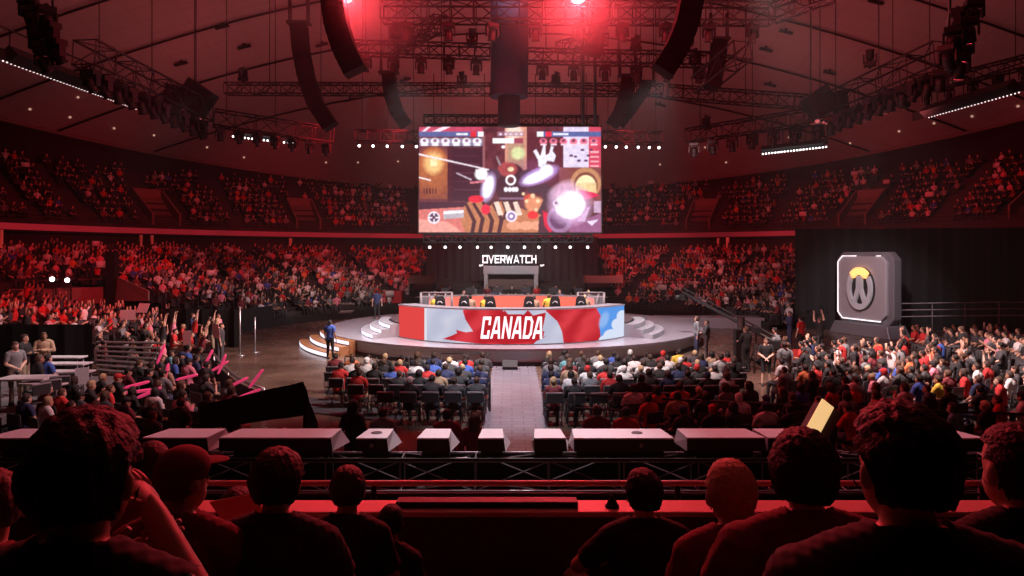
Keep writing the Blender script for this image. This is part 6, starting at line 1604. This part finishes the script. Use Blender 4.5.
# upper deck, weaker
for th, pw in ((84, 5000), (60, 7000), (36, 8000), (14, 4000), (-14, 4000), (-34, 7000), (-54, 10000), (-72, 12000)):
    s = ring_pt(12, th, 13.0); t = ring_pt(41, th, 9.0); spot(s, t, pw*.7, RED, 42, .9)
# whiter spill on the front of the far left stand and the right one
spot((-7, 33, 12.5), (-12.5, 49, 1.5), 6500, (1, .72, .70), 38, .9)
spot((8, 33, 12.5), (13, 53, 2), 3500, (1, .5, .5), 45, .9)
# ceiling: red uplight
for x, y, pw, c in ((-11, 24, 560, RW), (11, 24, 560, RW), (0, 42, 650, RW), (-20, 38, 240, RW), (20, 38, 240, RW), (0, 62, 420, RW), (-24, 52, 160, RW), (24, 52, 160, RW)):
    area((x, y, 11.0), (x*1.02, y+3, 25), pw*1.0, c, 3, 3, 'uplight')
# stage key light
spot((-4.8, 28.5, 12.0), (-1.0, 33.5, .7), 8500, (1, .93, .97), 96, .5, .4); spot((6.5, 28.5, 12.0), (1.0, 33.5, .7), 8500, (1, .93, .97), 96, .5, .4)
spot((0, 15.5, 12.5), (0, 20.5, 0), 7000, (.86, .90, 1), 36, .8, .3)
spot((0, 50, 8.5), (0, 59, 1.8), 2600, (1, .88, .88), 75, .8, .3)
# floor blocks, crowd right, crowd left
spot((3, 18.5, 12.5), (-4, 23, .5), 11000, (1, .86, .82), 40, .9, .3)
spot((1, 18.5, 12.5), (4.5, 23, .5), 11000, (1, .86, .84), 40, .9, .3)
spot((7, 20, 13), (14, 23, .8), 24000, (1, .74, .72), 58, .8, .3)
spot((-1, 29, 13), (-16, 28.5, 1.5), 9000, (1, .42, .45), 36, .9, .3)
spot((-1, 18.5, 13), (-11, 19, .8), 6000, (1, .66, .68), 40, .9, .3)
spot((-10, 22, 10), (-15.5, 19.5, 1), 2500, (1, .9, .9), 40, .8, .3)
spot((-1, 27.5, 12), (-10, 28, 0), 6500, (1, .88, .80), 62, .8, .3)
spot((-8, 18, 11.5), (-24, 37, 2.2), 12000, RED, 30, .8, .3)
spot((0, 31.5, 18.5), P(509, 6, 36), 700, (.8, .8, 1), 40, .9, .2)
# emblem board
spot((14, 27, 9), (20, 38.2, 2.6), 5200, (1, .86, .9), 34, .8, .3)
# balcony front boxes: white in the middle, rose at the ends
spot((0, 16, 12), (0, 9.3, 2), 6500, (1, .88, .94), 26, .9, .2)
spot((-6, 15, 12), (-4.4, 9.3, 2), 1500, (1, .5, .58), 42, .8, .2)
spot((6, 15, 12), (4.0, 9.3, 2), 2400, (1, .36, .42), 42, .8, .2)
# the two red flares above, aimed at the balcony
for (x, y, Y, pw) in ((345, -5, 22.5, 8500), (578, -4, 24, 8500)):
    q = P(x, y, Y); e = empty('red_flare_lamp', q, label='blazing red spot lamp at the picture top %s' % ('over the curved speaker arrays' if x < 500 else 'beside the cloth column'), cat='stage light')
    d = (Vector((0, 2, 3))-q).normalized(); Mq = d.to_track_quat('Z', 'Y').to_matrix().to_4x4()
    mb = MB(); mb.lathe([(.10, -.5), (.26, -.4), (.30, -.02)], 16, M=Mq); mb.build('housing', M_black, e)
    mb = MB(); mb.lathe([(.28, -.02), (.26, .03)], 16, M=Mq); mb.build('lens', mat('flare_lens', (.9, .2, .2), .3, emis=(1, .10, .13), es=9), e)
    mb = MB(); mb.tube([(0, 0, .25), (0, 0, ceil_z(q.x, q.y)-q.z)], .04, 5); mb.build('mount', M_black, e)
    spot(q+d*.15, (0, 1.9, 3.2), pw, (1, .045, .06), 27, .6, .25)
    l = bpy.data.lights.new('flare_glow', 'POINT'); l.energy = 2600; l.color = (1, .05, .07); l.shadow_soft_size = .2
    lo = bpy.data.objects.new('flare_glow', l); COL.objects.link(lo); lo.location = q+d*.5
    pm = mat('glow_haze', (0, 0, 0));  # added haze volume that thickens the glow around each flare
    mb = MB(); mb.ell((0, 0, 0), (3.4, 2.6, 2.6), nu=24, nv=16); hp = mb.build('glow_haze', pm, label='added haze volume for the red glow around the flare %s' % ('above the curved speaker arrays' if x < 500 else 'beside the cloth column'), cat='haze', kind='stuff'); hp.location = q+Vector((0, .3, -.3))
e = empty('barrier_rail', (0, 0, 0), label='dark double rail slanting across the dim rows behind the boxes', cat='barrier')
for z in (.95, .6): mb = MB(); mb.tube([(1.6, 17.4, z), (6.4, 16.2, z), (11.5, 15.2, z)], .03, 6); mb.build('bar', M_black, e)
for t in range(6): mb = MB(); x = 1.6+t*1.95; y = 17.4-(x-1.6)*.235; mb.tube([(x, y, 0), (x, y, .95)], .03, 6); mb.build('post', M_black, e)
w = bpy.data.worlds.new('world'); SC.world = w; w.use_nodes = True; w.node_tree.nodes['Background'].inputs[0].default_value = (.01, .003, .004, 1); w.node_tree.nodes['Background'].inputs[1].default_value = .05

# ------------------------------------------------------------------ stage haze
vm = bpy.data.materials.new('stage_haze'); vm.use_nodes = True; nt = vm.node_tree; nt.nodes.remove(nt.nodes['Principled BSDF'])
pmn = MATS['glow_haze'].node_tree; pmn.nodes.remove(pmn.nodes['Principled BSDF'])
pv = pmn.nodes.new('ShaderNodeVolumeScatter'); pv.inputs['Color'].default_value = (1, 1, 1, 1); pv.inputs['Anisotropy'].default_value = .1
tcn = pmn.nodes.new('ShaderNodeTexCoord'); gr = pmn.nodes.new('ShaderNodeTexGradient'); gr.gradient_type = 'SPHERICAL'; mpn = pmn.nodes.new('ShaderNodeMapping'); mpn.inputs['Scale'].default_value = (1/3.4, 1/2.6, 1/2.6)
mln = pmn.nodes.new('ShaderNodeMath'); mln.operation = 'MULTIPLY'; mln.inputs[1].default_value = .07
pmn.links.new(tcn.outputs['Object'], mpn.inputs['Vector']); pmn.links.new(mpn.outputs[0], gr.inputs['Vector']); pmn.links.new(gr.outputs['Fac'], mln.inputs[0]); pmn.links.new(mln.outputs[0], pv.inputs['Density']); pmn.links.new(pv.outputs[0], pmn.nodes['Material Output'].inputs['Volume'])
vs_ = nt.nodes.new('ShaderNodeVolumeScatter'); vs_.inputs['Density'].default_value = .0006; vs_.inputs['Anisotropy'].default_value = .35; vs_.inputs['Color'].default_value = (1, 1, 1, 1)
nt.links.new(vs_.outputs[0], nt.nodes['Material Output'].inputs['Volume'])
mb = MB(); mb.box((0, 46, 15.5), (76, 76, 27)); hz = mb.build('haze', vm, label='thin smoke haze hanging in the hall air under the ceiling', cat='haze', kind='stuff')
# ------------------------------------------------------------------ camera and colour
cam = bpy.data.cameras.new('camera'); cam.lens = F/1024*36; cam.sensor_width = 36; cam.shift_y = -(288-HZ)/1024; cam.clip_end = 500; cam.clip_start = .05
co_ = bpy.data.objects.new('camera', cam); COL.objects.link(co_); co_.location = (0, 0, EYE); co_.rotation_euler = (PI/2, 0, 0); SC.camera = co_
SC.view_settings.view_transform = 'Standard'; SC.view_settings.look = 'None'; SC.view_settings.gamma = 1; SC.view_settings.use_curve_mapping = False; SC.view_settings.exposure = 0
SC.cycles.use_denoising = True; SC.cycles.max_bounces = 5; SC.cycles.diffuse_bounces = 2; SC.cycles.glossy_bounces = 3; SC.cycles.sample_clamp_indirect = 4
